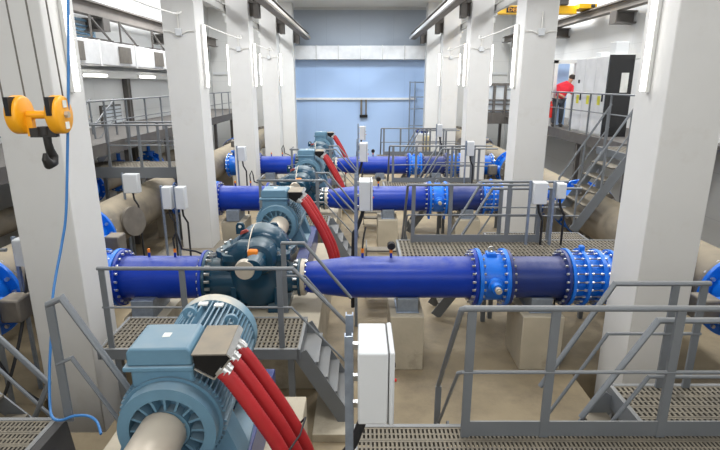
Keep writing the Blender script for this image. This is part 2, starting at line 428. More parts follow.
def make_motor(y, lab):
    t = thing('electric_motor', (XM, y+.85, 1.42), lab, 'motor', 'pale blue electric motors in a line')
    A = (XM, y, ZA); D = (0, 1, 0)
    st = MB(); st.lathe(A, D, [(.14, .345), (1.58, .345)], 48)
    for i in range(56):
        an = 2*PI*(i+.5)/56
        c, s_ = math.cos(an), math.sin(an)
        if i % 14 == 0: continue
        st.bar((XM+c*.38, y+.16, ZA+s_*.38), (XM+c*.38, y+1.56, ZA+s_*.38), .085, .014, (c, 0, s_))
    st.build('stator_housing', 'motor', t, smooth=False)
    fr = MB().ring(A, D, 0, .14, .285, .375, 56); fr.ring(A, D, .12, .2, .06, .40, 48)
    for i in range(16):
        an = 2*PI*i/16; c, s_ = math.cos(an), math.sin(an)
        fr.bar((XM+c*.18, y+.07, ZA+s_*.18), (XM+c*.3, y+.07, ZA+s_*.3), .10, .018, (0, 1, 0))
    fr.build('end_shield', 'motor', t)
    hb = MB().lathe(A, D, [(.02, .17), (.14, .17)], 36).build('hub', 'motor', t)
    for i in range(8):
        an = 2*PI*(i+.5)/8; bolt(hb, (XM+math.cos(an)*.14, y+.015, ZA+math.sin(an)*.14), D, .014, .03)
    cw = MB(); cw.lathe(A, D, [(1.52, .36), (1.52, .43), (1.68, .43), (1.715, .40), (1.735, .28), (1.735, .05)], 48)
    cw = cw.build('fan_cowl', 'mdust', t)
    MB().lathe(A, D, [(1.73, .24), (1.755, .24)], 32).build('grille', 'dark', cw)
    for lx, ly in ((XM-.12, y+1.2), (XM+.27, y+1.2)):
        lz = ZA+math.sqrt(max(0, .41**2-(lx-XM)**2))
        MB().ring((lx, ly-.02, lz+.045), (0, 1, 0), 0, .04, .03, .065, 18).build('lifting_eye', 'motor', t)
    for lx, ly in ((XM-.06, y+1.42), (XM+.10, y+1.40)):
        lz = ZA+math.sqrt(max(0, .424**2-(lx-XM)**2))
        MB().box(lx-.045, lx+.045, ly, ly+.07, lz-.01, lz+.008).build('sticker', 'sticker', t)
    st2 = MB(); st2.box(XM-.02, XM+.07, y+1.15, y+1.23, ZA+.424, ZA+.43).box(XM+.12, XM+.2, y+1.12, y+1.2, ZA+.40, ZA+.406)
    # terminal box
    tb = MB().box(-1.79, -1.31, y+.14, y+.52, ZA+.30, ZA+.46).build('terminal_box', 'motor', t, bevel=.02)
    MB().box(-1.83, -1.295, y+.10, y+.56, ZA+.46, ZA+.50).build('gasket_lip', 'motor', tb, bevel=.01)
    MB().prism([(-1.80, ZA+.50), (-1.305, ZA+.50), (-1.305, ZA+.61), (-1.335, ZA+.65), (-1.77, ZA+.65), (-1.80, ZA+.61)], 'y', y+.12, y+.54).build('lid', 'motor', tb, bevel=.015)
    MB().box(-1.58, -1.52, y+.30, y+.37, ZA+.65, ZA+.654).build('sticker', 'sticker', tb)
    lb = MB()
    for xx in (-1.84, -1.36):
        for yy in (y+.13, y+.52): lb.lathe((xx, yy, ZA+.45), (0,0,1), [(0, .018), (.08, .018)], 8)
    # black cable adapter
    pent = [(-1.28, ZA+.62), (-1.03, ZA+.62), (-1.0, ZA+.585), (-1.13, ZA+.42), (-1.27, ZA+.51)]
    ad = MB().prism(pent, 'y', y+.06, y+.52).build('cable_box', 'black', t, bevel=.004)
    MB().prism([(-1.285, ZA+.62), (-1.025, ZA+.62), (-1.025, ZA+.632), (-1.285, ZA+.632)], 'y', y+.05, y+.53).build('cover', 'steelgrey', ad)
    MB().prism([(-1.027, ZA+.625), (-.995, ZA+.588), (-.987, ZA+.594), (-1.02, ZA+.634)], 'y', y+.05, y+.53).build('edge_strip', 'nickel', ad)
    rim = MB(); pp = [Vector((u, y+.055, w_)) for u, w_ in pent]
    for i in (2, 3): rim.bar(pp[i], pp[(i+1) % 5], .012, .012)
    rim.build('rim', 'nickel', ad)
    for k in range(3):
        sx, sy = -1.075+.024*k, y+.12+.175*k
        MB().lathe((sx-.02, sy, 2.40), (.7, 0, -.55), [(-.01, .07), (.05, .07), (.05, .062), (.08, .062)], 14).build('gland', 'nickel', ad)
    # feet and side bearers
    for sx in (-1, 1):
        ft = MB()
        ft.prism([(XM+sx*.24, ZA-.25), (XM+sx*.40, ZA-.12), (XM+sx*.52, ZA-.44), (XM+sx*.52, ZA-.5), (XM+sx*.24, ZA-.5)], 'y', y+.2, y+.45)
        ft.prism([(XM+sx*.24, ZA-.25), (XM+sx*.40, ZA-.12), (XM+sx*.52, ZA-.44), (XM+sx*.52, ZA-.5), (XM+sx*.24, ZA-.5)], 'y', y+1.05, y+1.3)
        ft.box(XM+sx*.3, XM+sx*.52, y+.2, y+1.3, ZA-.5, ZA-.46)
        ft.build('foot', 'motor', t)
    return t
mlabs = ['large pale blue finned motor in the foreground at the bottom left',
         'pale blue motor directly behind the dark teal pump nearest the camera',
         'third pale blue motor from the front, behind the second pump',
         'farthest pale blue motor, small in front of the blue end wall']
Y0 = 3.38
m0 = make_motor(Y0, mlabs[0])
for k in range(1, 4): copy_tree(m0, None, (-.06, P*k, 0), mlabs[k])
m0.rotation_euler.z = math.radians(2.0)
clab = [['front', 'middle', 'rear'], ['foreground', 'second', 'third', 'farthest']]
for c in range(3):
    sx, sy = -1.06+.024*c, Y0+.12+.175*c
    pts = conduit_path(sx, sy, c)
    rs = [.072 if i % 2 else .064 for i in range(len(pts))]
    # corrugation: resample finely
    fine = [pts[0]]; acc = 0; step = .013
    for i in range(len(pts)-1):
        seg = (pts[i+1]-pts[i]).length; d_ = step-acc
        while d_ <= seg: fine.append(pts[i].lerp(pts[i+1], d_/seg)); d_ += step
        acc = seg-(d_-step)
    rs = [.060 if i % 2 else .0555 for i in range(len(fine))]
    o = MB().tube(fine, rs, 14).build('cable_conduit', 'red', None, at=(-.34+.05*c, sy, 0))
    tag(o, '%s red corrugated conduit of the three running down from the foreground motor' % clab[0][c], 'conduit', 'red cable conduits')
    for k in range(1, 4):
        copy_tree(o, None, (-.05, P*k, 0), '%s red corrugated conduit of the three running down from the %s motor' % (clab[0][c], ['', 'second', 'third', 'farthest'][k]))
# cable tie round the foreground conduits
o = MB().tube([(-.73, Y0+.05, 1.60), (-.58, Y0+.05, 1.68), (-.50, Y0+.3, 1.67), (-.48, Y0+.54, 1.66), (-.56, Y0+.56, 1.56), (-.66, Y0+.3, 1.53), (-.73, Y0+.05, 1.60)], .008, 6).build('cable_tie', 'rubber', None, at=(-.6, Y0+.3, 1.7))
tag(o, 'thin dark cable tie looped round the red conduits of the foreground motor', 'cable tie')

# base frames + plinths + coupling guards
def base(y, k):
    f = thing('base_frame', (XM, y+.8, 1.0), 'dark blue steel base frame under the %s motor' % ['foreground', 'second', 'third', 'farthest'][k], 'base frame', 'motor base frames')
    for sx in (-1, 1): MB().box(XM+sx*.34, XM+sx*.56, y-.55, y+1.75, 1.0, 1.42).build('side_beam', 'navy', f, bevel=.01)
    for q in (-.5, 1.6): MB().box(XM-.34, XM+.34, y+q, y+q+.08, 1.0, 1.3).build('cross_member', 'navy', f)
    o = MB().box(-2.55, -.62, y-1.9 if k == 0 else y-2.42, y+1.85, 0, 1.0).build('plinth', 'conc', None, bevel=.015, at=(XM, y, 0))
    tag(o, ['pale concrete plinth under the foreground motor, beside the red conduits', 'concrete plinth under the nearest dark teal pump and its motor', 'concrete plinth under the second pump and its motor', 'concrete plinth under the farthest motor'][k], 'plinth', 'concrete plinths under the pumps')
    g = thing('coupling_guard', (XM, y-.5, 1.42), 'beige cylindrical shaft guard in front of the %s motor' % ['foreground', 'second', 'third', 'farthest'][k], 'shaft guard', 'shaft guards')
    MB().lathe((XM, y+.02, ZA), (0, -1, 0), [(0, .165), (.02, .18), (.62, .18), (.64, .165)], 36).build('cover', 'guard', g)
    MB().box(XM-.03, XM+.03, y-.4, y-.3, 1.3, ZA-.15).box(XM-.16, XM+.16, y-.42, y-.28, 1.28, 1.32).build('stand', 'guard', g)
    ly = MB()
for k in range(4): base(Y0+P*k, k)

# pump -------------------------------------------------------------------
def make_pump(y, lab):
    t = thing('pump', (XM, y, 1.0), lab, 'pump', 'dark teal split case pumps')
    A = (XM-.04, y, ZA); D = (0, 1, 0); X = XM-.14
    up = MB(); up.lathe(A, D, [(-.95, .05), (-.95, .15), (-.72, .16), (-.70, .13), (-.54, .15), (-.52, .23), (-.45, .275), (-.34, .295), (-.27, .30), (-.25, .35), (-.18, .405), (-.08, .435), (0, .44), (.08, .435), (.18, .405), (.25, .35), (.27, .30), (.34, .295), (.45, .275), (.52, .23), (.54, .15), (.95, .15), (.95, .05)], 56)
    up.build('casing', 'pump', t)
    # suction passage bulges either side of the volute
    sb = MB()
    for q in (-1, 1):
        sb.tube([(X-.42, y+q*.05, ZA-.25), (X-.33, y+q*.22, ZA-.06), (X-.14, y+q*.33, ZA+.08), (X+.14, y+q*.33, ZA+.08), (X+.33, y+q*.22, ZA-.06), (X+.38, y+q*.1, ZA-.25)], [.19, .19, .18, .18, .18, .15], 18)
    sb.build('suction_chamber', 'pump', t)
    # wavy split flange
    out = []
    for i in range(72):
        an = 2*PI*i/72; c, s_ = math.cos(an), math.sin(an)
        rx = .60*(abs(c)**.7)*(1 if c > 0 else -1); ry = .50*(abs(s_)**.7)*(1 if s_ > 0 else -1)
        k = 1+.05*math.sin(8*an)
        out.append((X+rx*k, y+ry*k))
    fl = MB().prism(out, 'z', ZA-.06, ZA+.05).build('split_flange', 'pump', t, bevel=.012)
    for i in range(18):
        an = 2*PI*(i+.5)/18; c, s_ = math.cos(an), math.sin(an)
        rx = .545*(abs(c)**.7)*(1 if c > 0 else -1); ry = .45*(abs(s_)**.7)*(1 if s_ > 0 else -1)
        bolt(fl, (X+rx, y+ry, ZA+.05), (0, 0, 1), .024, .07)
    # lower casing with nozzles
    lo = MB(); lo.lathe((X, y, ZA-.25), (0, 0, 1), [(-.62, .30), (-.5, .42), (-.2, .48), (.22, .50)], 40)
    lo.lathe((X, y, 1.45), (-1, 0, 0), [(0, .34), (.5, .33), (X+2.43, .31)], 36)
    lo.lathe((X, y, 1.45), (1, 0, 0), [(0, .32), (.4, .27), (-.98-X, .235)], 36)
    lo.build('lower_casing', 'pump', t)
    flange(t, (-2.43, y, 1.45), (-1, 0, 0), 0, .05, .2, .43, 'pump', 20, .026, 'suction_flange', bl=.2, rb=.385)
    flange(t, (-1.0, y, 1.45), (1, 0, 0), 0, .045, .15, .31, 'pump', 14, .022, 'discharge_flange', bl=.18, rb=.27)
    b = MB().lathe((X, y-.97, ZA), (0, 1, 0), [(0, .10), (0, .135), (.04, .15), (.1, .15)], 28).build('bearing_cover', 'guard', t)
    MB().box(X-.02, X+.13, y-.66, y-.55, ZA+.04, ZA+.20).build('gland_bracket', 'orange', t, bevel=.03)
    lg = MB()
    for sx in (-1, 1):
        lx = X+sx*.27
        lug = MB().prism([(lx-.07, ZA+.24), (lx+.07, ZA+.24), (lx+.07, ZA+.38), (lx+.04, ZA+.43), (lx-.04, ZA+.43), (lx-.07, ZA+.38)], 'y', y+.05, y+.11).build('lifting_lug', 'pump', t, bevel=.01)
        MB().lathe((lx, y+.045, ZA+.37), (0, 1, 0), [(0, .025), (.07, .025)], 14).build('hole_rim', 'sticker', lug)
    # flush line over the casing
    MB().tube([(X-.02, y-.62, ZA+.16), (X-.02, y-.44, ZA+.30), (X-.02, y-.2, ZA+.40), (X-.02, y+.02, ZA+.425), (X+.05, y+.2, ZA+.40)], .009, 8).build('flush_pipe', 'guard', t)
    for sx in (-1, 1): MB().box(X+sx*.2, X+sx*.52, y-.4, y+.4, 1.0, 1.12).box(X+sx*.3, X+sx*.38, y-.35, y+.35, 1.1, 1.4).build('foot', 'pump', t)
    MB().prism([(X-.22, ZA+.30), (X-.08, ZA+.36), (X-.12, ZA+.39), (X-.20, ZA+.36)], 'y', y-.20, y-.15).build('arrow_mark', 'tape', t)
    return t
YP = 7.88; ZP = 1.45
plabs = ['large dark teal pump nearest the camera, between two blue pipes', 'second dark teal pump, mostly hidden behind the second motor', 'farthest dark teal pump, behind the third motor']
p0 = make_pump(YP, plabs[0])
for k in (1, 2): copy_tree(p0, None, (0, P*k, 0), plabs[k])

# discharge side pipework -------------------------------------------------
rowname = ['nearest', 'middle', 'farthest']
def make_discharge(y, r):
    things = []
    D = (1, 0, 0)
    R = .337
    t = thing('discharge_pipe', (.4, y, ZP), '', 'pipe', 'deep blue pump pipes')
    MB().lathe((0, y, ZP), D, [(-.93, .24), (-.86, .245), (-.80, .255), (-.15, R), (1.86, R)], 56).build('pipe_wall', 'blue', t)
    flange(t, (-.955, y, ZP), D, 0, .07, .2, .30, 'guard', 14, .020, 'pump_flange', bl=.12, rb=.265)
    flange(t, (1.86, y, ZP), D, -.055, 0, .3, .455, 'blue', 20, .021, 'flange', bl=.16, rb=.415, n=48)
    MB().ring((-.15, y, ZP), D, -.012, .012, R-.01, R+.006, 56).build('weld_seam', 'blue', t)
    for px in (.04, .50):
        tp = MB().lathe((px, y, ZP+R-.02), (0, 0, 1), [(0, .02), (.1, .02)], 12).build('pressure_tap', 'blue', t)
        MB().lathe((px, y, ZP+R+.08), (0, 0, 1), [(0, .026), (.07, .026)], 6).build('fitting', 'orange', tp)
        if px > .3: MB().lathe((px, y-.06, ZP+R+.2), (0, .6, .2), [(0, .065), (.06, .065)], 20).build('gauge', 'rubber', tp)
        else: MB().tube([(px, y, ZP+R+.15), (px+.01, y, ZP+R+.3), (px+.05, y+.04, ZP+R+.5)], .014, 8).build('signal_cable', 'rubber', tp)
    things.append((t, 'long deep blue discharge pipe with a tapered end, right of the %s pump' % r))
    v = thing('butterfly_valve', (2.11, y, ZP), '', 'valve', 'butterfly valves in the discharge pipes')
    MB().lathe((1.86, y, ZP), D, [(.03, .36), (.1, .37), (.4, .37), (.48, .36)], 48).build('body', 'valve', v)
    flange(v, (1.865, y, ZP), D, 0, .06, .3, .47, 'valve', 20, .021, 'flange', bl=.14, rb=.415, n=48)
    flange(v, (2.29, y, ZP), D, 0, .06, .3, .47, 'valve', 20, .021, 'flange', bl=.14, rb=.415, n=48)
    st = MB().lathe((2.11, y-.33, ZP), (0, -1, 0), [(0, .12), (.1, .12), (.12, .085), (.22, .08)], 24).build('shaft_boss', 'valve', v)
    MB().lathe((2.11, y-.54, ZP), (.0, -1, 0), [(0, .05), (.08, .05), (.08, .03), (.11, .03)], 16).build('shaft_cap', 'guard', st)
    MB().ring((2.11, y, ZP+.47), (0, 1, 0), -.015, .015, .03, .055, 20).build('lifting_eye', 'nickel', v)
    MB().box(2.03, 2.19, y-.08, y+.08, ZP+.34, ZP+.43).build('eye_block', 'valve', v, bevel=.015)
    MB().box(1.87, 1.92, y-.1, y+.1, ZP-.56, ZP-.36).build('foot', 'valve', v); MB().box(2.295, 2.345, y-.1, y+.1, ZP-.56, ZP-.36).build('foot', 'valve', v)
    things.append((v, 'bright blue butterfly valve with bolted flanges in the %s discharge pipe' % r))
    t = thing('spool_pipe', (2.9, y, ZP), '', 'pipe', 'navy spool pipes')
    MB().lathe((0, y, ZP), D, [(2.355, R), (3.30, R)], 56).build('pipe_wall', 'navy', t)
    flange(t, (2.355, y, ZP), D, 0, .05, .3, .455, 'navy', 20, .021, 'flange', bl=.12, rb=.415, n=48)
    flange(t, (3.30, y, ZP), D, -.05, 0, .3, .455, 'navy', 20, .021, 'flange', bl=.12, rb=.415, n=48)
    things.append((t, 'short dark navy pipe between two bolted flanges in the %s discharge line' % r))
    j = thing('dismantling_joint', (3.65, y, ZP), '', 'pipe joint', 'right hand dismantling joints')
    MB().lathe((0, y, ZP), D, [(3.31, .36), (3.95, .36)], 48).build('sleeve', 'valve', j)
    flange(j, (3.31, y, ZP), D, 0, .05, .3, .47, 'valve', 20, .021, 'flange', bl=.12, rb=.42, n=48)
    flange(j, (3.54, y, ZP), D, 0, .05, .3, .47, 'valve', 20, .021, 'flange', bl=.14, rb=.42, n=48)
    flange(j, (3.79, y, ZP), D, 0, .06, .3, .46, 'valve', 20, .021, 'flange', bl=.16, rb=.42, n=48)
    rod = MB()
    for i in range(20):
        an = 2*PI*(i+.5)/20; dd, a, b = basis(D); p = a*math.cos(an)*.42+b*math.sin(an)*.42
        rod.tube([Vector((3.27, y, ZP))+p, Vector((3.88, y, ZP))+p], .008, 6)
    rod.build('tie_rods', 'steelgrey', j)
    MB().box(3.52, 3.60, y-.05, y+.05, ZP+.44, ZP+.54).build('lug', 'valve', j, bevel=.02)
    things.append((j, 'bright blue dismantling joint with long tie bolts beside the right column, %s row' % r))
    g = thing('gate_valve', (4.5, y, ZP), '', 'valve', 'right aisle gate valves')
    MB().lathe((0, y, ZP), D, [(3.92, .37), (4.1, .38), (4.3, .40), (4.7, .40), (4.9, .36), (5.1, .34)], 40).build('body', 'valve', g)
    flange(g, (4.02, y, ZP), D, 0, .05, .3, .45, 'valve', 16, .021, 'flange', bl=.12)
    flange(g, (5.02, y, ZP), D, 0, .05, .3, .45, 'valve', 16, .021, 'flange', bl=.12)
    bn = MB().lathe((4.5, y, ZP+.3), (0, 0, 1), [(0, .2), (.2, .2), (.2, .26), (.26, .26), (.28, .12), (.5, .1)], 24).build('bonnet', 'valve', g)
    ac = MB().box(4.3, 4.7, y-.16, y+.16, ZP+.8, ZP+1.05).build('actuator', 'steelgrey', g, bevel=.03)
    MB().lathe((4.7, y, ZP+.93), (1, 0, 0), [(0, .09), (.2, .09), (.22, .05)], 20).build('actuator_motor', 'steelgrey', ac)
    MB().lathe((4.42, y-.16, ZP+.93), (0, -1, 0), [(0, .04), (.06, .04), (.06, .11), (.09, .11)], 20).build('hand_wheel', 'dark', ac)
    things.append((g, 'bright blue gate valve with a grey actuator behind the right column, %s row' % r))
    return things
def make_suction(y, r):
    things = []; D = (-1, 0, 0); R = .345
    t = thing('suction_pipe', (-3.2, y, ZP), '', 'pipe', 'deep blue suction pipes')
    MB().lathe((0, y, ZP), D, [(2.48, R), (3.86, R)], 56).build('pipe_wall', 'blue', t)
    flange(t, (-2.48, y, ZP), D, 0, .05, .3, .44, 'blue', 20, .021, 'flange', bl=.1, rb=.385, n=48)
    flange(t, (-3.86, y, ZP), D, -.05, 0, .3, .46, 'blue', 20, .021, 'flange', bl=.12, rb=.415, n=48)
    for px in (-3.4, -2.98):
        tp = MB().lathe((px, y, ZP+R-.02), (0, 0, 1), [(0, .02), (.1, .02)], 12).build('pressure_tap', 'blue', t)
        MB().lathe((px, y, ZP+R+.08), (0, 0, 1), [(0, .024), (.06, .024)], 6).build('fitting', 'orange', tp)
    MB().tube([(-2.98, y, ZP+R+.14), (-2.99, y, ZP+R+.3), (-2.93, y, ZP+R+.42), (-2.9, y, ZP+R+.3), (-2.9, y+.1, ZP+R+.1), (-2.75, y+.3, ZP+R), (-2.65, y+.5, ZP+.2)], .016, 8).build('signal_cable', 'rubber', t)
    things.append((t, 'deep blue suction pipe left of the %s pump' % r))
    j = thing('dismantling_joint', (-4.0, y, ZP), '', 'pipe joint', 'left hand dismantling joints')
    MB().lathe((0, y, ZP), D, [(3.87, .37), (4.34, .37)], 40).build('sleeve', 'valve', j)
    flange(j, (-3.87, y, ZP), D, 0, .06, .3, .47, 'valve', 20, .021, 'flange', bl=.13, rb=.42)
    flange(j, (-4.12, y, ZP), D, 0, .05, .3, .47, 'valve', 20, .021, 'flange', bl=.13, rb=.42)
    flange(j, (-4.28, y, ZP), D, 0, .05, .3, .47, 'valve', 20, .021, 'flange', bl=.10, rb=.42)
    things.append((j, 'bright blue flanged pipe joint beside the left column, %s row' % r))
    g = thing('gate_valve', (-4.7, y, ZP), '', 'valve', 'left aisle gate valves')
    MB().lathe((0, y, ZP), D, [(4.36, .34), (4.45, .40), (4.9, .40), (5.12, .34)], 40).build('body', 'valve', g)
    flange(g, (-4.42, y, ZP), D, 0, .05, .3, .46, 'valve', 16, .021, 'flange', bl=.12)
    flange(g, (-5.0, y, ZP), D, 0, .05, .3, .46, 'valve', 16, .021, 'flange', bl=.12)
    MB().lathe((-4.68, y, ZP+.3), (0, 0, 1), [(0, .2), (.2, .2), (.2, .26), (.26, .26), (.28, .12), (.4, .1)], 24).build('bonnet', 'valve', g)
    ac = MB().box(-4.9, -4.46, y-.16, y+.16, ZP+.7, ZP+.95).build('actuator', 'steelgrey', g, bevel=.03)
    MB().lathe((-4.46, y, ZP+.83), (1, 0, -.1), [(0, .09), (.3, .09), (.32, .05)], 20).build('actuator_motor', 'tan', ac)
    MB().lathe((-4.6, y-.16, ZP+.83), (0, -1, 0), [(0, .04), (.06, .04), (.06, .11), (.09, .11)], 20).build('hand_wheel', 'dark', ac)
    things.append((g, 'bright blue gate valve with a grey actuator behind the left column, %s row' % r))
    return things
for maker in (make_discharge, make_suction):
    th = maker(YP, 'ROW')
    for o, lab in th:
        o['label'] = lab.replace('ROW', 'nearest')
        for k in (1, 2): copy_tree(o, None, (0, P*k, 0), lab.replace('ROW', rowname[k]))
# pipe supports: concrete blocks and steel saddles
blk = []
for k in range(3):
    y = YP+P*k
    for nm, x0, x1, s0, s1, lab in (('tapered', .48, 1.02, .60, .93, 'left'), ('navy', 2.58, 3.24, 2.74, 3.08, 'right')):
        o = MB().box(x0, x1, y-.43, y+.43, 0, .94).build('pipe_block', 'conc', None, bevel=.015, at=((x0+x1)/2, y, 0))
        tag(o, '%s concrete support block under the %s discharge pipe' % (lab, rowname[k]), 'concrete block', 'concrete blocks under the blue pipes')
        s = MB().box(s0, s1, y-.28, y+.28, .94, ZP-.26); s.box(s0-.02, s1+.02, y-.30, y+.30, .94, .96)
        o = s.build('pipe_saddle', 'galv', None, bevel=.008, at=((s0+s1)/2, y, .94))
        tag(o, 'grey steel saddle on the %s concrete block, holding the %s discharge pipe' % (lab, rowname[k]), 'pipe saddle', 'steel saddles under the blue pipes')
    o = MB().box(-3.75, -3.1, y-.4, y+.4, 0, .9).build('pipe_block', 'conc', None, bevel=.015, at=(-3.4, y, 0))
    tag(o, 'concrete support block under the %s suction pipe' % rowname[k], 'concrete block', 'concrete blocks under the blue pipes')
    o = MB().box(-3.6, -3.25, y-.42, y+.3, .9, ZP-.24).build('pipe_saddle', 'galv', None, bevel=.008, at=(-3.4, y, .9))
    tag(o, 'grey steel saddle under the %s suction pipe' % rowname[k], 'pipe saddle', 'steel saddles under the blue pipes')
    a = MB().prism([(1.2, 0), (1.42, 0), (1.33, .32), (1.29, .32)], 'y', y+.75, y+.83)
    a.tube([(1.29, y+.79, .3), (1.29, y+.79, 1.0)], .02, 6); a.tube([(1.35, y+.79, .3), (1.35, y+.79, 1.0)], .02, 6)
    if k == 1:
        o = a.build('pipe_hanger', 'galv', None, at=(1.3, y+.8, 0)); tag(o, 'small galvanised stay foot standing on the floor under the middle discharge pipe', 'pipe stay')

# collectors along the side aisles ----------------------------------------
for sd in (-1, 1):
    x = sd*5.65; w_ = side_word[sd]
    vy = [6.7, 9.75, 15.1, 23.9] if sd < 0 else [6.7, 12.7, 18.7, 24.6]
    ys = [4.0]
    segs = []
    a = ys[0]
    for q in vy: segs.append((a, q-.42)); a = q+.42
    segs.append((a, 30.5))
    for n_, (a, b) in enumerate(segs):
        if b-a < .3: continue
        t = thing('collector_pipe', (x, (a+b)/2, ZP), 'dusty tan collector pipe length in the %s aisle, %s from the front' % (w_, ['first', 'second', 'third', 'fourth', 'fifth'][n_]), 'pipe', 'collector pipe lengths')
        MB().lathe((x, a, ZP), (0, 1, 0), [(0, .5), (b-a, .5)], 48).build('pipe_wall', 'tan', t)
        flange(t, (x, a, ZP), (0, 1, 0), 0, .06, .4, .64, 'steelgrey', 16, .028, 'flange', bl=.15)
        flange(t, (x, b-.06, ZP), (0, 1, 0), 0, .06, .4, .64, 'steelgrey', 16, .028, 'flange', bl=.15)
        if b-a > 2:
            m_ = MB().lathe((x, a+1.1, ZP), (-sd, -.35, .15), [(.3, .24), (.62, .24), (.62, .33), (.70, .33)], 28).build('manhole', 'steelgrey', t)
    for n_, q in enumerate(vy):
        t = thing('line_valve', (x, q, ZP), 'bright blue flanged line valve in the %s aisle collector, %s from the front' % (w_, ['first', 'second', 'third', 'fourth'][n_]), 'valve', 'line valves in the collectors')
        MB().lathe((x, q-.42, ZP), (0, 1, 0), [(0, .5), (.2, .54), (.64, .54), (.84, .5)], 40).build('body', 'valve', t)
        flange(t, (x, q-.41, ZP), (0, 1, 0), 0, .07, .45, .66, 'valve', 18, .03, 'flange', bl=.16, rb=.59)
        flange(t, (x, q+.34, ZP), (0, 1, 0), 0, .07, .45, .66, 'valve', 18, .03, 'flange', bl=.16, rb=.59)
        MB().lathe((x-sd*.45, q, ZP), (-sd, 0, 0), [(0, .16), (.22, .14)], 20).build('shaft_boss', 'valve', t)
        MB().box(x-sd*.95, x-sd*.66, q-.17, q+.17, ZP-.17, ZP+.17).build('gearbox', 'steelgrey', t, bevel=.03)
    for n_, y in enumerate((9.9, 15.2, 21.1, 27.2)):
        o = MB().box(x-.45, x+.45, y-.25, y+.25, 0, ZP-.38).build('pipe_block', 'conc', None, bevel=.015, at=(x, y, 0))
        tag(o, 'concrete support under the tan collector in the %s aisle, %s from the front' % (w_, ['first', 'second', 'third', 'fourth'][n_]), 'concrete block', 'concrete supports under the collectors')

# ------------------------------------------------------------------ walkways, rails, stairs
def grating(parent, x0, x1, y0, y1, z, name='grating', pitch=.05, plank=.16):
    mb = MB(); th = .03
    n = max(2, int(round((y1-y0)/plank))); w = (y1-y0)/n
    for i in range(n):      # planks along x: two edge strips, slots between
        a, b = y0+i*w, y0+(i+1)*w
        mb.box(x0, x1, a+.002, a+.022, z-th, z); mb.box(x0, x1, b-.022, b-.002, z-th, z)
        mb.box(x0, x1, (a+b)/2-.009, (a+b)/2+.009, z-th, z-.004)
        k = int((x1-x0)/pitch)
        for j in range(k+1):
            xx = x0+j*(x1-x0)/k
            mb.box(max(x0, xx-pitch*.26), min(x1, xx+pitch*.26), a+.02, b-.02, z-th, z-.002)
    return mb.build(name, 'grate', parent, smooth=False)
def walkway(name, x0, x1, y0, y1, z, label, legs=None, depth=.16, pitch=.05, group=None, m='grey'):
    t = thing(name, ((x0+x1)/2, (y0+y1)/2, 0), label, 'walkway', group)
    grating(t, x0, x1, y0, y1, z, pitch=pitch)
    fr = MB(); d = depth
    fr.box(x0-.01, x1+.01, y0-.04, y0, z-d, z+.005).box(x0-.01, x1+.01, y1, y1+.04, z-d, z+.005)
    fr.box(x0-.04, x0, y0-.04, y1+.04, z-d, z+.005).box(x1, x1+.04, y0-.04, y1+.04, z-d, z+.005)
    fr.build('frame', m, t)
    for lx, ly in (legs or [(x0+.03, y0+.02), (x1-.03, y0+.02), (x0+.03, y1-.02), (x1-.03, y1-.02)]):
        MB().box(lx-.04, lx+.04, ly-.04, ly+.04, 0, z-.03).build('leg', m, t)
    return t
def rail(label, top, posts, base_z, mids=(.5,), toe=None, r=.024, post_w=.07, group='grey handrails', bend=None):
    """top: polyline of the top rail; posts: points (x,y) with top z; each post a flat bar"""
    t = thing('handrail', (top[0][0], top[0][1], base_z), label, 'handrail', group)
    MB().tube(top, r, 10).build('top_rail', 'grey', t)
    for f in mids:
        MB().tube([(p[0], p[1], p[2]-f) for p in top] if not callable(f) else f(), r*.62, 8).build('mid_rail', 'grey', t)
    for (px, py, pz0, pz1) in posts:
        MB().box(px-post_w/2, px+post_w/2, py-.012, py+.012, pz0, pz1).build('post', 'grey', t)
    if toe:
        MB().box(*toe).build('toe_board', 'grey', t)
    return t
def stair(label, top, bot, width_axis, w, n, group='steel stairs', hd=.12):
    """top/bot: centre line points at tread-nosing height of the first side; w: vector to the second stringer"""
    t = thing('stair', bot, label, 'stair', group); a, b, w = Vector(top), Vector(bot), Vector(w)
    for q in (Vector((0,0,0)), w):
        MB().bar(a+q-Vector((0,0,.08)), b+q-Vector((0,0,.02)), .02, .2, w).build('stringer', 'grey', t)
    for i in range(1, n):
        f = i/n; p = a.lerp(b, f); d = Vector((b.x-a.x, b.y-a.y, 0)).normalized()
        c = p+w*.5
        hw = w.length/2-.012; wd = w.normalized()
        vs = [c+wd*sg*hw+d*e+Vector((0,0,zz)) for zz in (-.03, 0) for sg, e in ((-1,-hd),(1,-hd),(1,hd),(-1,hd))]
        MB().add(vs, [(0,1,2,3),(7,6,5,4),(0,4,5,1),(1,5,6,2),(2,6,7,3),(3,7,4,0)]).build('tread', 'grey' if 'pump platform' in label else 'grate', t, smooth=False)
    return t

ZW = 1.63
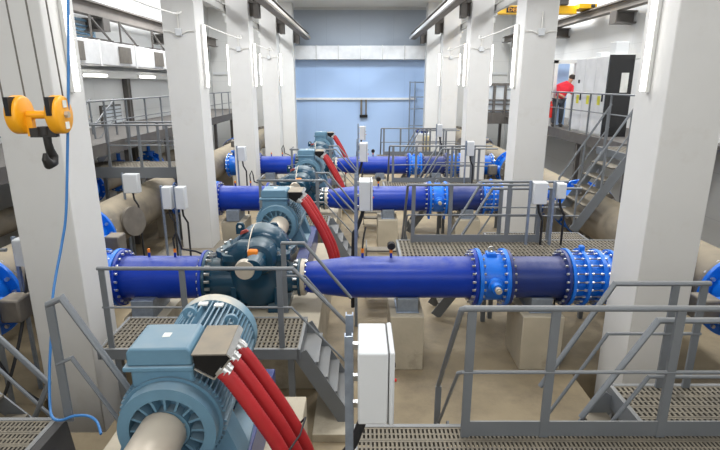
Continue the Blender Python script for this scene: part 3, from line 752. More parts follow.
# --- right walkway modules: near one and three repeats further down the hall
RW = [3.71, 9.2, 15.2, 21.3]
ord4 = ['nearest', 'second', 'third', 'farthest']
for k, yr in enumerate(RW):
    x0, x1 = (-.02, 5.2) if k == 0 else (.72, 5.0)
    near = k == 0
    walkway('walkway', x0, x1, yr-1.05, yr+.12, ZW, '%s grey grating walkway on the right side of the hall' % ord4[k], pitch=.036 if near else .07, group='right grating walkways',
            legs=[(x0+.05, yr-.95), (x1-.05, yr-.95), (2.4, yr+.05), (x1-.05, yr+.05)])
    xs = .80 if near else .87
    zr = ZW+(1.17 if near else 1.09)
    xe = 4.6 if near else 3.35
    # main rail with its left end diving down the little stair behind
    top = [(xs-.0, yr+.93, zr-1.28), (xs, yr+.02, zr-.02), (xs+.03, yr, zr), (xe, yr, zr)]
    px = [.88, 1.54, 2.52, 3.6] if near else [1.66, 2.72, 3.3]
    if not near: px = [.98]+px
    t = rail('%s grey handrail with a toe board along the right walkway' % ord4[k], top, [(p, yr, ZW, zr) for p in px], ZW,
             mids=(), toe=(.88 if near else .95, xe, yr-.008, yr+.008, ZW+.01, ZW+.15), group='right walkway handrails')
    MB().tube([(xs, yr+.80, zr-1.62), (xs, yr+.02, zr-.58), (xs+.03, yr, zr-.56), (xe, yr, zr-.56)], .015, 8).build('mid_rail', 'grey', t)
    MB().box(xs-.03, xs+.03, yr+.90, yr+.93, .55, zr-1.28).build('post', 'grey', t)
    stair('steep grey stair going down behind the %s right walkway' % ord4[k], (.12, yr+.16, ZW), (.12, yr+1.25, 0.05), 'x', (.66, 0, 0), 7)
    # side platform with stair down to the left
    xa = 2.54
    yb = yr+.82 if not near else 4.55
    o = walkway('platform', xa, 4.4 if not near else 5.1, yr+.17, yb, ZW-.06, '%s grating platform on the right, at the head of a steep stair' % ord4[k], pitch=.05, group='right stair platforms', depth=.2)
    for q, (yy, nm, dz) in enumerate(((yr+.16, 'front', 0), (yb-.02, 'rear', 0))):
        zt = ZW+.99 if q == 0 else (ZW+1.05 if near else ZW+1.0)
        if q == 0: pts = [(1.92, yy, zt-.92), (2.45, yy, zt), (4.1 if not near else 3.3, yy, zt)]
        else: pts = [(1.80, yy, zt-1.1), (2.40, yy, zt), (4.1 if not near else 3.3, yy, zt)]
        t = rail('%s grey handrail of the stair down to the left, %s right platform' % (nm, ord4[k]), pts,
             [(2.98 if q else 2.62, yy, ZW-.06, zt), (3.55 if not near else 3.25, yy, ZW-.06, zt)], ZW, mids=(.52,), group='right stair handrails', r=.026)
    stair('grey steel stair descending left from the %s right platform' % ord4[k], (2.52, yr+.22, ZW-.06), (1.50, yr+.22, .05), 'y', (0, yb-yr-.28, 0), 6)

# --- left front walkway
walkway('walkway', -5.6, -2.72, 2.5, 3.92, ZW, 'grating walkway at the bottom left, in front of the nearest left column', pitch=.036, legs=[(-5.5, 2.6), (-2.8, 2.6), (-5.5, 3.8), (-3.2, 3.8)])
o = MB().bar((-2.70, 2.75, ZW-.02), (-2.70, 3.92, ZW-.02), .05, .18, (1,0,0))
t = rail('grey stair handrail at the bottom left running down towards the foreground motor', [(-2.58, 3.92, 2.74), (-2.45, 3.92, 2.80), (-1.95, 3.92, 1.85)], [(-2.56, 3.92, ZW, 2.74)], ZW, mids=(.55,), r=.028)
t = stair('dark steep stair at the bottom left between walkway and foreground plinth', (-2.66, 3.2, ZW), (-2.62, 3.2, .2), 'y', (0, .72, 0), 3) if False else None
t = thing('stair', (-2.5, 3.6, 0), 'dark steel stair end at the bottom left, between walkway and plinth', 'stair', None)
MB().prism([(-2.68, ZW+.0), (-2.60, ZW+.0), (-2.56, ZW-.35), (-2.56, 0), (-2.68, 0)], 'y', 2.5, 3.94).build('stringer', 'dark', t)
rail('lower grey handrail of a stair in the left aisle, ending at the lower left', [(-4.4, 4.7, 2.97), (-3.22, 4.7, 1.51), (-3.43, 4.7, 1.1)], [(-4.2, 4.7, 1.2, 2.7)], 1.2, mids=(.44,), r=.028)
stair('grey stair in the left aisle under the lower left handrail', (-4.6, 4.5, ZW), (-3.2, 4.5, .1), 'y', (0, .6, 0), 6)

# --- left pump platforms in front of each pump
LP = [5.97, 11.92, 17.75]
for k, y in enumerate(LP):
    z = 1.22; zt = 2.30; xl = -3.24 if k == 0 else -2.4; xr = -.80
    nm = ['nearest', 'second', 'third'][k]
    walkway('platform', xl-.08, xr, y-.02, y+.86, z, '%s grating platform crossing in front of a pump' % nm, pitch=.06, group='pump access platforms',
            legs=[(xl+.1, y+.05), (xr-.1, y+.06), (xl+.1, y+.8)], depth=.14)
    top = [(xl, y, zt), (xr-.03, y, zt), (-.13, y, zt-.78)]
    if k: top = [(xl+.02, y+.7, zt-.0), (xl, y+.02, zt)]+top[0:]
    rail('%s grey handrail in front of a pump, sloping down at its right end' % nm, top, [(xl+.05, y, z, zt), (-2.2 if k == 0 else xl+.4, y, z, zt), (-1.0, y, z, zt)] , z, mids=(), group='pump platform handrails')
    t = rail('%s short grey handrail beside the pump shaft, sloping down at its right end' % nm, [(-1.12, y+1.05, zt), (-.80, y+1.05, zt), (-.13, y+1.05, zt-.85)], [(-1.1, y+1.05, z, zt)], z, mids=(.5,), group='short pump handrails')
    mr = MB().tube([(xl, y, zt-.52), (xr-.06, y, zt-.52), (-.2, y, zt-1.27)], .015, 8).build('mid_rail', 'grey', [q for q in COL.objects if q.get('label', '') == '%s grey handrail in front of a pump, sloping down at its right end' % nm][0])
    stair('grey steel stair going down right from the %s pump platform' % nm, (-.78, y, z), (-.18, y, .14), 'y', (0, .84, 0), 5)

# --- galleries along the side walls
ZG = 3.05
def gallery(sd, x_in, y0, y1, label):
    xw = sd*8.99
    t = thing('gallery', ((x_in+xw)/2, (y0+y1)/2, ZG), label, 'gallery', 'side galleries')
    a, b = sorted((x_in, xw))
    MB().box(a, b, y0, y1, ZG-.08, ZG).build('deck', 'bracket', t)
    MB().box(x_in-.04, x_in+.04, y0, y1, ZG-.28, ZG+.02).build('edge_beam', 'bracket', t)
    y = y0+.3; 
    while y < y1:
        MB().box(x_in-.06+.1*sd, x_in+.06+.1*sd, y-.06, y+.06, 0, ZG-.08).build('support', 'bracket', t); y += 3.0
    zt = ZG+(1.03 if sd < 0 else 1.17)
    r_ = rail('long grey handrail along the edge of the %s gallery' % side_word[sd], [(x_in, y0, zt), (x_in, y1, zt)], [], ZG, mids=(.5,), group='gallery handrails')
    y = y0+.1
    while y <= y1:
        MB().box(x_in-.02, x_in+.02, y-.02, y+.02, ZG, zt).build('post', 'grey', r_); y += 1.25
    return t
gallery(-1, -6.35, 8.0, 31, 'long raised gallery along the left wall')
gallery(1, 6.5, 12.35, 31, 'long raised gallery along the right wall with cabinets on it')
# stairs from the galleries
def rail_stair(label, slab, top, bot, w, n, hd=.12):
    t = stair(label, top, bot, 'y', w, n, 'gallery stairs', hd)
    for q in (Vector((0,0,0)), Vector(w)):
        a, b = Vector(top)+q, Vector(bot)+q
        MB().tube([a+Vector((0,0,1.0)), b+Vector((0,0,.95)), b+Vector((0,0,.1))], .025, 8).build('stair_rail', 'grey', t)
        MB().tube([a+Vector((0,0,.5)), b+Vector((0,0,.5))], .016, 8).build('stair_mid_rail', 'grey', t)
        for f in (.05, .5): 
            p = a.lerp(b, f); MB().box(p.x-.02, p.x+.02, p.y-.02, p.y+.02, p.z-.05, p.z+.98).build('stair_post', 'grey', t)
    return t
rail_stair('steep stair with handrails from the right gallery down behind the nearest right column', '', (5.62, 10.75, ZG), (4.62, 10.75, ZW-.2), (0, 1.05, 0), 6, .16)
t = walkway('landing', 5.66, 6.45, 10.7, 12.25, ZG, 'grey landing at the head of the steep stair on the right gallery', pitch=.1, legs=[(5.72, 12.2)])
rail_stair('steep stair with handrails from the left gallery down to the crosswise walkway', '', (-7.1, 15.3, ZG), (-7.1, 13.95, 2.45), (-.7, 0, 0), 4)
# left cross walkway just before the second left column
walkway('walkway', -7.0, -4.58, 12.95, 13.9, 2.45, 'grey crosswise walkway with a deep channel edge in the left aisle', pitch=.08, depth=.27, m='grey', legs=[(-6.9, 13.8), (-6.0, 13.0), (-5.0, 13.85)])
rail('front grey handrail on the crosswise walkway in the left aisle', [(-7.0, 12.93, 3.5), (-4.6, 12.93, 3.5)], [(x, 12.93, 2.45, 3.5) for x in (-6.9, -6.3, -5.5, -4.8)], 2.45, group='crosswise walkway handrails')
rail('rear grey handrail on the crosswise walkway in the left aisle', [(-6.3, 13.92, 3.5), (-4.6, 13.92, 3.5)], [(x, 13.92, 2.45, 3.5) for x in (-6.2, -5.4, -4.8)], 2.45, group='crosswise walkway handrails')
for i_, y_ in enumerate((12.2, 14.2, 16.4, 18.8)):
    t = thing('line_valve', (-7.7, y_, 1.6), 'small bright blue valve near the left wall under the gallery, %s from the front' % ['first', 'second', 'third', 'fourth'][i_], 'valve', 'valves near the left wall')
    MB().lathe((-7.7, y_-.3, 1.6), (0, 1, 0), [(0, .26), (.2, .32), (.4, .32), (.6, .26)], 28).build('body', 'valve', t)
    flange(t, (-7.7, y_-.32, 1.6), (0, 1, 0), 0, .05, .2, .42, 'valve', 12, .024, 'flange', bl=.1)
    flange(t, (-7.7, y_+.27, 1.6), (0, 1, 0), 0, .05, .2, .42, 'valve', 12, .024, 'flange', bl=.1)
    MB().lathe((-7.7, y_, 1.85), (0, 0, 1), [(0, .14), (.2, .12), (.2, .2), (.26, .2), (.28, .06), (.5, .06)], 20).build('bonnet', 'valve', t)
    MB().box(-7.8, -7.6, y_-.2, y_+.2, 0, 1.28).build('stand', 'conc', t)
a_ = 11.0
for i_, (q0, q1) in enumerate(((10.2, 11.86), (12.54, 13.86), (14.54, 16.06), (16.74, 18.46), (19.14, 24.0))):
    o = MB().lathe((-7.7, q0, 1.6), (0, 1, 0), [(0, .26), (q1-q0, .26)], 28).build('wall_pipe', 'tan', None, at=(-7.7, q0, 1.6))
    tag(o, 'slim dusty pipe length near the left wall under the gallery, %s from the front' % ['first', 'second', 'third', 'fourth', 'fifth'][i_], 'pipe', 'slim pipes near the left wall')
rail('grey handrail low in the left aisle beside the nearest left column', [(-6.6, 6.4, 2.40), (-4.62, 6.4, 2.40)], [(-5.5, 6.4, 0, 2.40), (-4.95, 6.4, 0, 2.40)], 0, mids=())
for i_, (q0, q1, q2) in enumerate((((-5.0, 6.6, 2.0), (-5.3, 6.2, .9), (-4.6, 6.5, .05)), ((-4.9, 7.2, 2.2), (-4.55, 6.5, 1.2), (-5.0, 6.1, .05)))):
    p = [Vector(q0)*(1-u)**2+Vector(q1)*2*u*(1-u)+Vector(q2)*u*u for u in [j/16 for j in range(17)]]
    o = MB().tube(p, .022, 8).build('cable', 'rubber', None, at=q2); tag(o, ['thick dark cable curving to the floor left of the nearest left column, outer one', 'thick dark cable curving to the floor left of the nearest left column, inner one'][i_], 'cable', 'dark cables at the lower left')

# ------------------------------------------------------------------ control boxes
def channel_post(t, x, y, z1, name='post', m='galv', w=.055, d=.05):
    mb = MB().box(x-w/2, x+w/2, y-.006, y+.006, 0, z1).box(x-w/2, x-w/2+.008, y, y+d, 0, z1).box(x+w/2-.008, x+w/2, y, y+d, 0, z1)
    return mb.build(name, m, t)
for k in range(4):
    y = 3.18+P*k*1.0 if k < 3 else 3.18+P*3
    t = thing('control_box', (.08, y+.1, 0), ['white control box on two steel channel posts, nearest at the bottom centre', 'second white control box on posts, in front of the middle discharge pipe', 'third white control box on posts, in front of the far discharge pipe', 'farthest white control box on posts, in front of the blue end wall'][k], 'control box', 'white control boxes along the hall centre')
    channel_post(t, -.075, y-.12, 2.90); channel_post(t, -.075, y+.16, 2.92)
    b = MB().box(-.015, .185, y-.22, y+.22, 2.30, 2.83).build('enclosure', 'white', t, bevel=.012)
    MB().box(.19, .225, y-.224, y+.224, 2.295, 2.835).build('door', 'white', b, bevel=.01)
    MB().box(.185, .19, y-.216, y+.216, 2.30, 2.83).build('seal', 'dark', b)
    MB().lathe((.225, y+.0, 2.50), (1, 0, 0), [(0, .022), (.012, .022), (.012, .012), (.03, .012)], 16).build('switch', 'redp', b)
    MB().lathe((.225, y+.0, 2.62), (1, 0, 0), [(0, .018), (.02, .018)], 12).build('lock', 'black', b)
    for zz in (2.34, 2.55, 2.79): MB().box(-.05, -.01, y-.06, y-.02, zz-.02, zz+.02).build('clamp', 'nickel', b)
    MB().tube([(.06, y+.12, 2.30), (.04, y+.12, 2.15), (-.05, y+.1, 1.9), (-.12, y+.1, 1.8), (-.14, y+.1, 1.2), (-.14, y+.1, .3)], .035, 10).build('cable_loom', 'rubber', t)
def small_box(x, y, z0, z1, w, label, n=1, m='white', post=True, group='small white control boxes on posts'):
    t = thing('control_box', (x, y, 0), label, 'control box', group)
    for i in range(n):
        xx = x+i*(w+.08)
        b = MB().box(xx-w/2, xx+w/2, y, y+.18, z0, z1).build('enclosure', m, t, bevel=.012)
        MB().box(xx-w/2+.01, xx+w/2-.01, y-.02, y, z0+.01, z1-.01).build('door', m, b, bevel=.006)
        if post:
            MB().box(xx-w/2-.05, xx-w/2-.01, y+.06, y+.11, 0, z1+.02).build('post', 'galv', t)
        MB().tube([(xx, y+.08, z0), (xx+.02, y+.06, z0-.15), (xx+.1, y+.06, z0-.3), (xx+.1, y+.06, 0)], .022, 8).build('cable', 'rubber', t)
    return t
small_box(-4.07, 10.6, 1.92, 2.40, .20, 'pair of white control boxes on posts beside the second left column', 2)
small_box(-5.25, 11.6, 2.06, 2.5, .34, 'single white control box on a post in front of the left tan collector')
small_box(3.22, 9.0, 2.40, 2.80, .26, 'white control box on a post at the second right column')
small_box(3.60, 9.0, 2.50, 2.78, .16, 'small pale control box on a post right of the second right column')
small_box(3.22, 15.0, 2.45, 2.87, .2, 'slim white control box on a post before the third right column')
small_box(3.22, 21.0, 2.4, 2.9, .2, 'slim white control box on a post before the fourth right column')
small_box(-3.45, 15.0, 2.3, 2.72, .22, 'slim white control box on posts before the third left column')
small_box(-4.75, 6.85, 2.0, 2.4, .2, 'pale control box on posts left of the nearest left column')

# ------------------------------------------------------------------ ducts, wall fittings
t = thing('air_duct', (0, YB-.5, 6.0), 'silver white air duct across the blue end wall', 'duct')
MB().box(-4.25, 4.15, YB-.75, YB-.1, 5.85, 6.62).build('duct_body', 'duct', t, bevel=.02)
for i in range(7):
    x = -3.9+i*1.3; MB().ring((x, YB-.43, 6.235), (1, 0, 0), 0, .04, .40, .56, 4).build('joint_flange', 'nickel', t, smooth=False) if False else MB().box(x, x+.05, YB-.78, YB-.07, 5.82, 6.65).build('joint_flange', 'nickel', t)
t = thing('air_duct', (-8.6, 20, 5.2), 'silver white air duct running along the left wall above the gallery', 'duct')
MB().box(-8.95, -8.1, 9.5, 27, 5.05, 5.78).build('duct_body', 'duct', t, bevel=.03)
for y in (15.0, 18.2, 21.3, 24.5): MB().box(-8.09, -8.06, y, y+.9, 5.15, 5.68).build('grille', 'steelgrey', t)
for y in (11.2, 14.3, 16.9, 19.5, 22.1, 25): MB().box(-8.98, -8.07, y, y+.05, 5.02, 5.81).build('joint_flange', 'duct', t)
for i, y in enumerate((16.6, 18.6, 21.4, 24.8)):
    mb = MB().bar((-8.15, y, 5.8), (-8.15, y, 6.5), .05, .05).bar((-8.15, y, 6.45), (-8.15, y+1.3, 5.8), .05, .05).bar((-8.15, y, 5.82), (-8.15, y+1.4, 5.82), .05, .05).bar((-8.15, y, 5.82), (-8.98, y, 5.82), .05, .05)
    o = mb.build('duct_bracket', 'bracket', None, at=(-8.2, y, 5.8)); tag(o, 'grey triangular steel bracket above the left duct, %s from the front' % ['first', 'second', 'third', 'fourth'][i], 'bracket', 'triangular brackets above the left duct')
t = thing('cable_tray', (-8.8, 18, 4.7), 'pale horizontal cable tray under the left duct carrying tube lights', 'cable tray')
MB().box(-8.97, -8.6, 9, 31, 4.66, 4.92).build('tray', 'dimwhite', t)
for i, y in enumerate((16.5, 20.7, 25.0)):
    q = thing('tube_light', (-8.55, y, 4.72), 'bright horizontal tube light on the left wall tray, %s from the front' % ['first', 'second', 'third'][i], 'lamp', 'tube lights along the left wall')
    MB().box(-8.60, -8.53, y, y+1.5, 4.68, 4.80).build('housing', 'dimwhite', q)
    MB().tube([(-8.49, y+.03, 4.74), (-8.49, y+1.47, 4.74)], .04, 10).build('tube', 'lamp', q)
o = MB().box(-8.99, -8.8, 20.2, 20.36, 0, 4.66).box(-8.99, -8.86, 20.55, 20.62, 0, 4.66).build('wall_conduit', 'bracket', None, at=(-8.9, 20.3, 0))
tag(o, 'vertical grey cable duct on the left wall below the tray', 'conduit')
# louvred window high on the left wall
w_ = struct('window_1', MB().box(-9.0, -8.93, 17.0, 17.08, 5.9, 6.45).box(-9.0, -8.93, 18.4, 18.48, 5.9, 6.45).box(-9, -8.93, 17.0, 18.48, 5.82, 5.9).box(-9, -8.93, 17.0, 18.48, 6.42, 6.5), 'glass')
mb = MB()
for z in (5.93, 6.05, 6.17, 6.29): mb.bar((-8.95, 17.08, z), (-8.95, 18.4, z), .09, .03, (1, 0, .6))
mb.build('window_pane', 'glass', w_, smooth=False)
# bright louvre window low at the left gallery
w2 = struct('window_2', MB().box(-9, -8.92, 18.2, 19.7, ZG+.02, 3.75), 'bracket')
mb = MB()
for i in range(5):
    for j in range(2): mb.box(-8.92, -8.9, 18.26+j*.72, 18.92+j*.72, 3.10+i*.125, 3.19+i*.125)
mb.build('window_pane', 'pane', w2, smooth=False)
# cable tray and hanging box on the blue wall
t = thing('cable_tray', (0, YB-.15, 3.55), 'thin pale cable tray across the blue end wall', 'cable tray')
MB().box(-4.2, 3.4, YB-.22, YB-.06, 3.52, 3.64).build('tray', 'duct', t)
for sd in (-1, 1):
    o = MB().box(sd*8.9, sd*4.5, YB-.12, YB, 5.0, 5.14).build('cable_tray', 'white', None, at=(sd*6.5, YB, 5.0))  # plain white bar standing in for lit tubes, gives no light
    tag(o, 'white horizontal strip standing in for tube lights on the end wall beyond the %s column row' % side_word[sd], 'cable tray')
t = thing('wall_box', (0.2, YB-.2, 2.9), 'small grey box hanging below the tray on the blue end wall', 'box')
MB().box(.02, .14, YB-.2, YB-.06, 2.55, 3.52).box(.32, .42, YB-.2, YB-.06, 2.6, 3.52).build('conduit', 'steelgrey', t)
MB().box(-.02, .46, YB-.26, YB-.06, 2.45, 2.62).build('box', 'black', t)
# scaffold-like pipe stand at the right of the blue wall
t = thing('pipe_stand', (3.2, YB-.6, 0), 'tall grey tubular stand with crossbars right of the blue end wall', 'stand')
for x in (3.0, 3.3): MB().tube([(x, YB-.6, 0), (x, YB-.6, 4.6)], .035, 8).build('post', 'galv', t)
for z in (1.0, 2.0, 3.0, 3.7, 4.55): MB().tube([(2.95, YB-.6, z), (4.0, YB-.6, z)], .03, 8).build('crossbar', 'galv', t)
# small machine with a cream sack at the far right
t = thing('dosing_unit', (3.3, 27.5, 0), 'pale cream cabinet with pipes beside the far blue pipe, right of centre', 'cabinet')
MB().box(2.95, 3.75, 27.2, 27.9, .0, 1.95).build('body', 'white', t, bevel=.03)
MB().box(3.25, 3.7, 27.1, 27.2, 1.1, 1.85).build('bag', 'kraft', t, bevel=.05)
for x in (3.05, 3.3, 3.5): MB().lathe((x, 27.5, 1.95), (0, 0, 1), [(0, .08), (.12, .1), (.2, .05)], 14).build('cap', 'navy', t)
o = MB().box(1.85, 2.55, 26.6, 27.2, .0, 1.0).build('tool_case', 'redp', None, bevel=.03, at=(2.2, 26.9, 0)); tag(o, 'red box by the pale cabinet at the far end', 'box')

# pipe 4: deep blue pipe low along the far end
t = thing('header_pipe', (0, 26.9, 1.0), 'deep blue pipe lying across the far end of the hall', 'pipe')
MB().lathe((-3.6, 25.8, ZP), (1, 0, 0), [(0, .335), (1.3, .335)], 32).lathe((-.3, 25.8, ZP), (1, 0, 0), [(0, .335), (3.5, .335)], 32).build('pipe_wall', 'blue', t)
o = bpy.data.objects.remove(t.children[0]); bpy.data.objects.remove(t)

# ------------------------------------------------------------------ right gallery: cabinets, door, person
def cabinet(y0, y1, i):
    t = thing('switch_cabinet', (7.2, (y0+y1)/2, ZG), 'white switchgear cabinet door section on the right gallery, %s from the black side panel' % ['first', 'second', 'third'][i], 'cabinet', 'white switchgear cabinets')
    MB().box(6.78, 7.40, y0, y1, ZG, ZG+2.17).build('carcass', 'dimwhite', t)
    d = MB().box(6.74, 6.78, y0+.01, y1-.01, ZG+.05, ZG+2.15).build('door', 'duct', t, bevel=.006)
    MB().box(6.72, 6.74, y0+.1, y0+.16, ZG+.95, ZG+1.15).build('handle', 'black', d)
    MB().box(6.73, 6.74, y0+.25, y0+.42, ZG+.85, ZG+1.1).build('sticker', 'ylabel', d)
    if i == 2: MB().box(6.73, 6.74, y0+.3, y0+.42, ZG+1.45, ZG+1.55).build('meter', 'black', d)
for i in range(3): cabinet(14.62+i*.73, 14.62+(i+1)*.73, i)
t = thing('side_panel', (7.2, 14.58, ZG), 'glossy black end panel of the switchgear row with a paper notice', 'panel')
MB().box(6.74, 7.42, 14.56, 14.61, ZG, ZG+2.19).build('panel', 'black_panel', t, bevel=.004)
MB().box(7.1, 7.3, 14.55, 14.56, ZG+1.2, ZG+1.72).build('notice', 'sticker', t)
for i, y in enumerate((14.75, 15.6)):
    o = MB().box(6.95, 7.3, y, y+.35, ZG+2.175, ZG+2.175+(.36 if i == 0 else .14)).build('carton', 'white', None, bevel=.01, at=(7.3, y+.2, ZG+2.12))
    tag(o, ['pale carton standing on top of the switchgear near the black end panel', 'low pale carton on top of the middle switchgear cabinet'][i], 'carton')
t = thing('cable_tray', (8.0, 15, ZG+2.2), 'pale horizontal tray behind the tops of the switchgear cabinets', 'cable tray')
MB().box(7.6, 7.9, 13, 18.6, ZG+2.1, ZG+2.25).build('tray', 'dimwhite', t)
# door frame facing the camera with sky-blue opening
dr = struct('door_1', MB().box(6.62, 6.74, 18.3, 18.5, ZG, ZG+2.2).box(7.36, 7.56, 18.3, 18.5, ZG, ZG+2.2).box(6.62, 7.56, 18.3, 18.5, ZG+2.1, ZG+2.2), 'column')
MB().box(6.74, 7.36, 18.9, 18.95, ZG, ZG+2.1).build('door_backing', 'bluewall', dr)
# man in the doorway
def person(x, y, z):
    t = thing('person', (x, y, z), 'person in a red shirt and grey trousers leaning over at the gallery doorway', 'person')
    def skin(name, verts, edges, radii, m, root=0):
        me = bpy.data.meshes.new(name); me.from_pydata([Vector(v) for v in verts], edges, [])
        o = bpy.data.objects.new(name, me); COL.objects.link(o); o.parent = t
        sk = o.modifiers.new('skin', 'SKIN'); sb = o.modifiers.new('sub', 'SUBSURF'); sb.levels = 1; sb.render_levels = 2
        for i, r in enumerate(radii): me.skin_vertices[0].data[i].radius = (r, r)
        me.skin_vertices[0].data[root].use_root = True
        me.materials.append(M[m]); sk.use_smooth_shade = True; return o
    # pelvis, chest, neck, head, arms, legs (bending slightly to the right)
    V = [(0,0,.92), (.05,0,1.12), (.16,-.02,1.32), (.24,-.05,1.43), (.29,-.07,1.52), (.32,-.09,1.62),
         (-.03,0,1.34), (-.06,-.08,1.1), (.1,-.25,.98), (.35,-.02,1.3), (.42,-.12,1.08), (.36,-.32,1.0),
         (-.1,0,.86), (-.12,-.02,.48), (-.13,.03,.09), (-.14,-.1,.04), (.1,0,.86), (.11,-.03,.48), (.12,.02,.09), (.12,-.11,.04)]
    E = [(0,1),(1,2),(2,3),(3,4),(4,5),(2,6),(6,7),(7,8),(2,9),(9,10),(10,11),(0,12),(12,13),(13,14),(14,15),(0,16),(16,17),(17,18),(18,19)]
    R = [.13,.13,.15,.07,.07,.09,.07,.05,.035,.07,.05,.035,.09,.065,.045,.04,.09,.065,.045,.04]
    skin('body', V, E, R, 'skin')
    skin('shirt', [(0,0,.9), V[1], (.20,-.03,1.42), V[6], V[7], V[9], V[10], (.25,-.05,1.48)], [(0,1),(1,2),(2,3),(3,4),(2,5),(5,6),(2,7)], [.175,.175,.19,.12,.08,.12,.08,.085], 'shirt')
    skin('trousers', [(0,0,.95), V[12], V[13], V[14], V[16], V[17], V[18]], [(0,1),(1,2),(2,3),(0,4),(4,5),(5,6)], [.15,.11,.085,.065,.11,.085,.065], 'trouser')
    skin('shoe', [(-.13,.05,.06), (-.145,-.14,.045)], [(0,1)], [.075,.06], 'dark'); skin('shoe', [(.12,.05,.06), (.12,-.15,.045)], [(0,1)], [.075,.06], 'dark')
    h = MB().lathe((x+.335, y-.085, z+1.58), (.1, .05, 1), [(0, .085), (.06, .108), (.12, .095), (.155, .04)], 20).build('hair', 'hair', t)
person(6.8, 18.1, ZG)
t = thing('fire_extinguisher', (6.58, 18.2, ZG), 'red fire extinguisher by the gallery door frame', 'fire extinguisher')
MB().lathe((6.56, 18.15, ZG+.3), (0, 0, 1), [(0, .07), (.42, .07), (.48, .03), (.55, .03)], 16).build('cylinder', 'redp', t)
MB().tube([(6.56, 18.15, ZG+.82), (6.5, 18.1, ZG+.75), (6.5, 18.1, ZG+.4)], .014, 6).build('hose', 'rubber', t)
# glazed partition further along the right gallery
zb = 2.75
wn = struct('window_3', MB().box(5.4, 7.4, 23.4, 23.5, zb, zb+.5).box(5.4, 7.4, 23.4, 23.5, zb+1.65, zb+1.75).box(5.4, 5.5, 23.4, 23.5, 0, zb), 'bracket')
mb = MB()
for i in range(5): mb.box(5.4+i*.48, 5.4+i*.48+.1, 23.38, 23.5, zb, zb+1.75)
for z in (.55, .82, 1.0): mb.box(5.4, 7.4, 23.4, 23.48, zb+z, zb+z+.06)
mb.build('window_frame', 'bracket', wn, smooth=False)
MB().box(5.4, 7.4, 23.47, 23.49, zb+.2, zb+1.7).build('window_pane', 'pane', wn)

# ------------------------------------------------------------------ hook block in front of the left column
def hook_block():
    c = Vector((-2.74, 4.5, 4.24)); a = math.radians(-4.7)
    ax = Vector((math.cos(a), -math.sin(a), 0)); fw = Vector((math.sin(a), math.cos(a), 0))
    t = thing('hook_block', tuple(c), 'orange yellow twin sheave crane hook block hanging before the left column', 'hook block')
    for nm, s in (('left', -1), ('right', 1)):
        o = c+ax*(.16*s)
        sh = MB().lathe(o-ax*.055, ax, [(0, .142), (.008, .156), (.02, .162), (.085, .162), (.097, .156), (.105, .142)], 40).build('sheave_cover', 'yellow', t)
        # rope slot, open at the front upper left rim
        q = o-fw*.125+Vector((0, 0, .06))
        MB().bar(q-Vector((0,0,.06)), q+Vector((0,0,.09)), .035, .12, ax).build('rope_slot', 'black', sh)
        if s > 0:
            MB().lathe(o+ax*.05, ax, [(0, .03), (.03, .03)], 6).build('axle_nut', 'guard', sh)
            for dz in (.09, -.09): MB().bar(o+ax*.056+Vector((0,0,dz-.03)), o+ax*.056+Vector((0,0,dz+.03)), .006, .065, ax).build('sticker', 'sticker', sh)
    MB().tube([c-ax*.1, c+ax*.1], .035, 14).build('axle', 'yellow', t)
    MB().bar(c-ax*.085-Vector((0,0,.18)), c-ax*.085-Vector((0,0,0)), .05, .06, ax).build('side_plate', 'yellow', t)
    MB().tube([c+ax*.02-Vector((0,0,.17)), c+ax*.02-Vector((0,0,.10))], .055, 16).build('swivel', 'iron', t)
    MB().bar(c-ax*.09-Vector((0,0,.15)), c+ax*.12-Vector((0,0,.15)), .07, .08, fw).build('crosshead', 'iron', t)
    p = c+ax*.03
    hk = MB().tube([p-Vector((0,0,.17)), p-Vector((0,0,.24)), p-Vector((0,0,.30))+fw*.015, p-Vector((0,0,.36))+fw*.045, p-Vector((0,0,.41))+fw*.02, p-Vector((0,0,.42))-fw*.04, p-Vector((0,0,.37))-fw*.08, p-Vector((0,0,.32))-fw*.08], [.035, .032, .035, .04, .045, .04, .03, .015], 12)
    hk.build('hook', 'iron', t)
    for i, (s, f_) in enumerate(((-1, -1), (-1, 1), (1, -1), (1, 1))):
        b = c+ax*(.16*s-.02)+fw*(.165*f_)+Vector((0,0,.0))
        tp = Vector((b.x-.12, b.y-.02, 8.7))
        o = MB().tube([b, tp], .008, 6).build('wire_rope', 'rope', None, at=b)
        tag(o, 'thin steel rope rising from the %s side of the %s sheave of the hook block' % (['front', 'rear'][f_ > 0], ['left', 'right'][s > 0]), 'rope', 'hoist ropes')
hook_block()
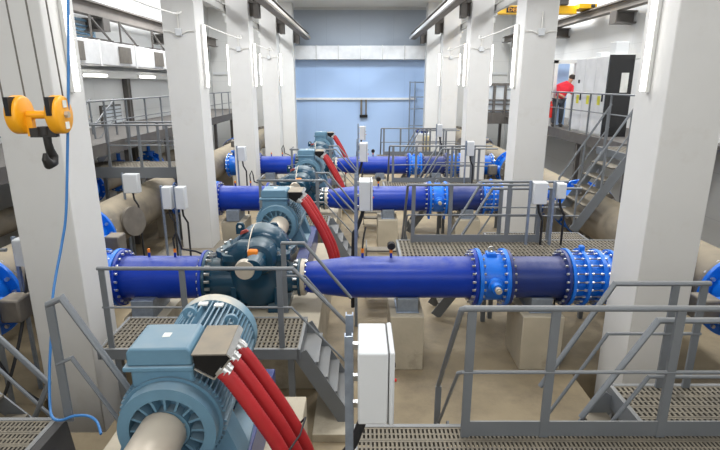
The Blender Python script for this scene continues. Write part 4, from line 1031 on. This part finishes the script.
# blue hose hanging in front of the left column
import_pts = [(68, 0, 4.6), (68.5, 60, 4.6), (67.5, 150, 4.6), (66, 213, 4.58), (62, 243, 4.55), (56, 275, 4.45), (52.5, 300, 4.35), (51.5, 330, 4.25), (49.5, 370, 4.15), (50, 405, 4.02), (53, 418, 3.9), (62, 420, 3.88), (74, 416, 3.86), (88, 416, 3.84), (97, 422, 3.8), (101, 434, 3.7)]
hp = [Vector((-2.86, 4.6, 8.7))]
_cp, _sp = math.cos(math.radians(15.4)), math.sin(math.radians(15.4))
for (px, py, Y) in import_pts:
    u = (px-360)/515; v = (225-py)/515; k = Y/(_cp+v*_sp)
    hp.append(Vector((u*k, Y, H+(-_sp+v*_cp)*k)))
hp[0] = hp[1]+(hp[1]-hp[2])
sm = [hp[0]+(hp[0]-hp[1])*(8.7-hp[0].z)/(hp[0].z-hp[1].z)]
for i in range(len(hp)-1):
    p0 = hp[max(i-1, 0)]; p1 = hp[i]; p2 = hp[i+1]; p3 = hp[min(i+2, len(hp)-1)]
    for j in range(6):
        u = j/6; sm.append(.5*((2*p1)+(p2-p0)*u+(2*p0-5*p1+4*p2-p3)*u*u+(3*p1-p0-3*p2+p3)*u**3))
sm.append(hp[-1])
o = MB().tube(sm, .012, 10).build('hose', 'hose', None, at=hp[-1])
tag(o, 'blue hose hanging down in front of the nearest left column and curling on the walkway', 'hose')

# ------------------------------------------------------------------ light
def area(name, loc, sx, sy, power, col=(1, .97, .92), rot=(0, 0, 0)):
    l = bpy.data.lights.new(name, 'AREA'); l.shape = 'RECTANGLE'; l.size = sx; l.size_y = sy; l.energy = power; l.color = col
    o = bpy.data.objects.new(name, l); COL.objects.link(o); o.location = loc; o.rotation_euler = rot; return o
NEUT = (.97, .985, 1)
for y, p_ in ((3.5, 220), (9.5, 370), (15.5, 400), (20.8, 340)):
    area('hall_fill', (0, y, 8.6), 3.2, 1.2, p_, NEUT)  # unseen overhead fill, added to bring the hall up to brightness
for sd in (-1, 1):
    for y, p_ in ((7, 220), (14, 400), (21, 420), (27, 420)):
        area('aisle_fill', (sd*6.8, y, 8.6), 1.2, 3.0, p_, NEUT)  # unseen fill above each side aisle, added to brighten it
area('end_fill', (0, 27.5, 8.5), 5, 1.5, 480, (.8, .9, 1.0))  # added overhead fill keeping the blue end wall bright; no window here
area('rear_fill', (0, -1.9, 5.8), 12, 3.2, 300, NEUT, (math.radians(90), 0, 0))  # added fill from behind the camera; there is no window in that wall
wd = bpy.data.worlds.new('world'); S.world = wd; wd.use_nodes = True
wd.node_tree.nodes['Background'].inputs['Color'].default_value = (.9, .95, 1, 1); wd.node_tree.nodes['Background'].inputs['Strength'].default_value = .3
S.view_settings.view_transform = 'Standard'; S.view_settings.look = 'None'; S.view_settings.gamma = 1; S.view_settings.use_curve_mapping = False
S.view_settings.exposure = 0.0
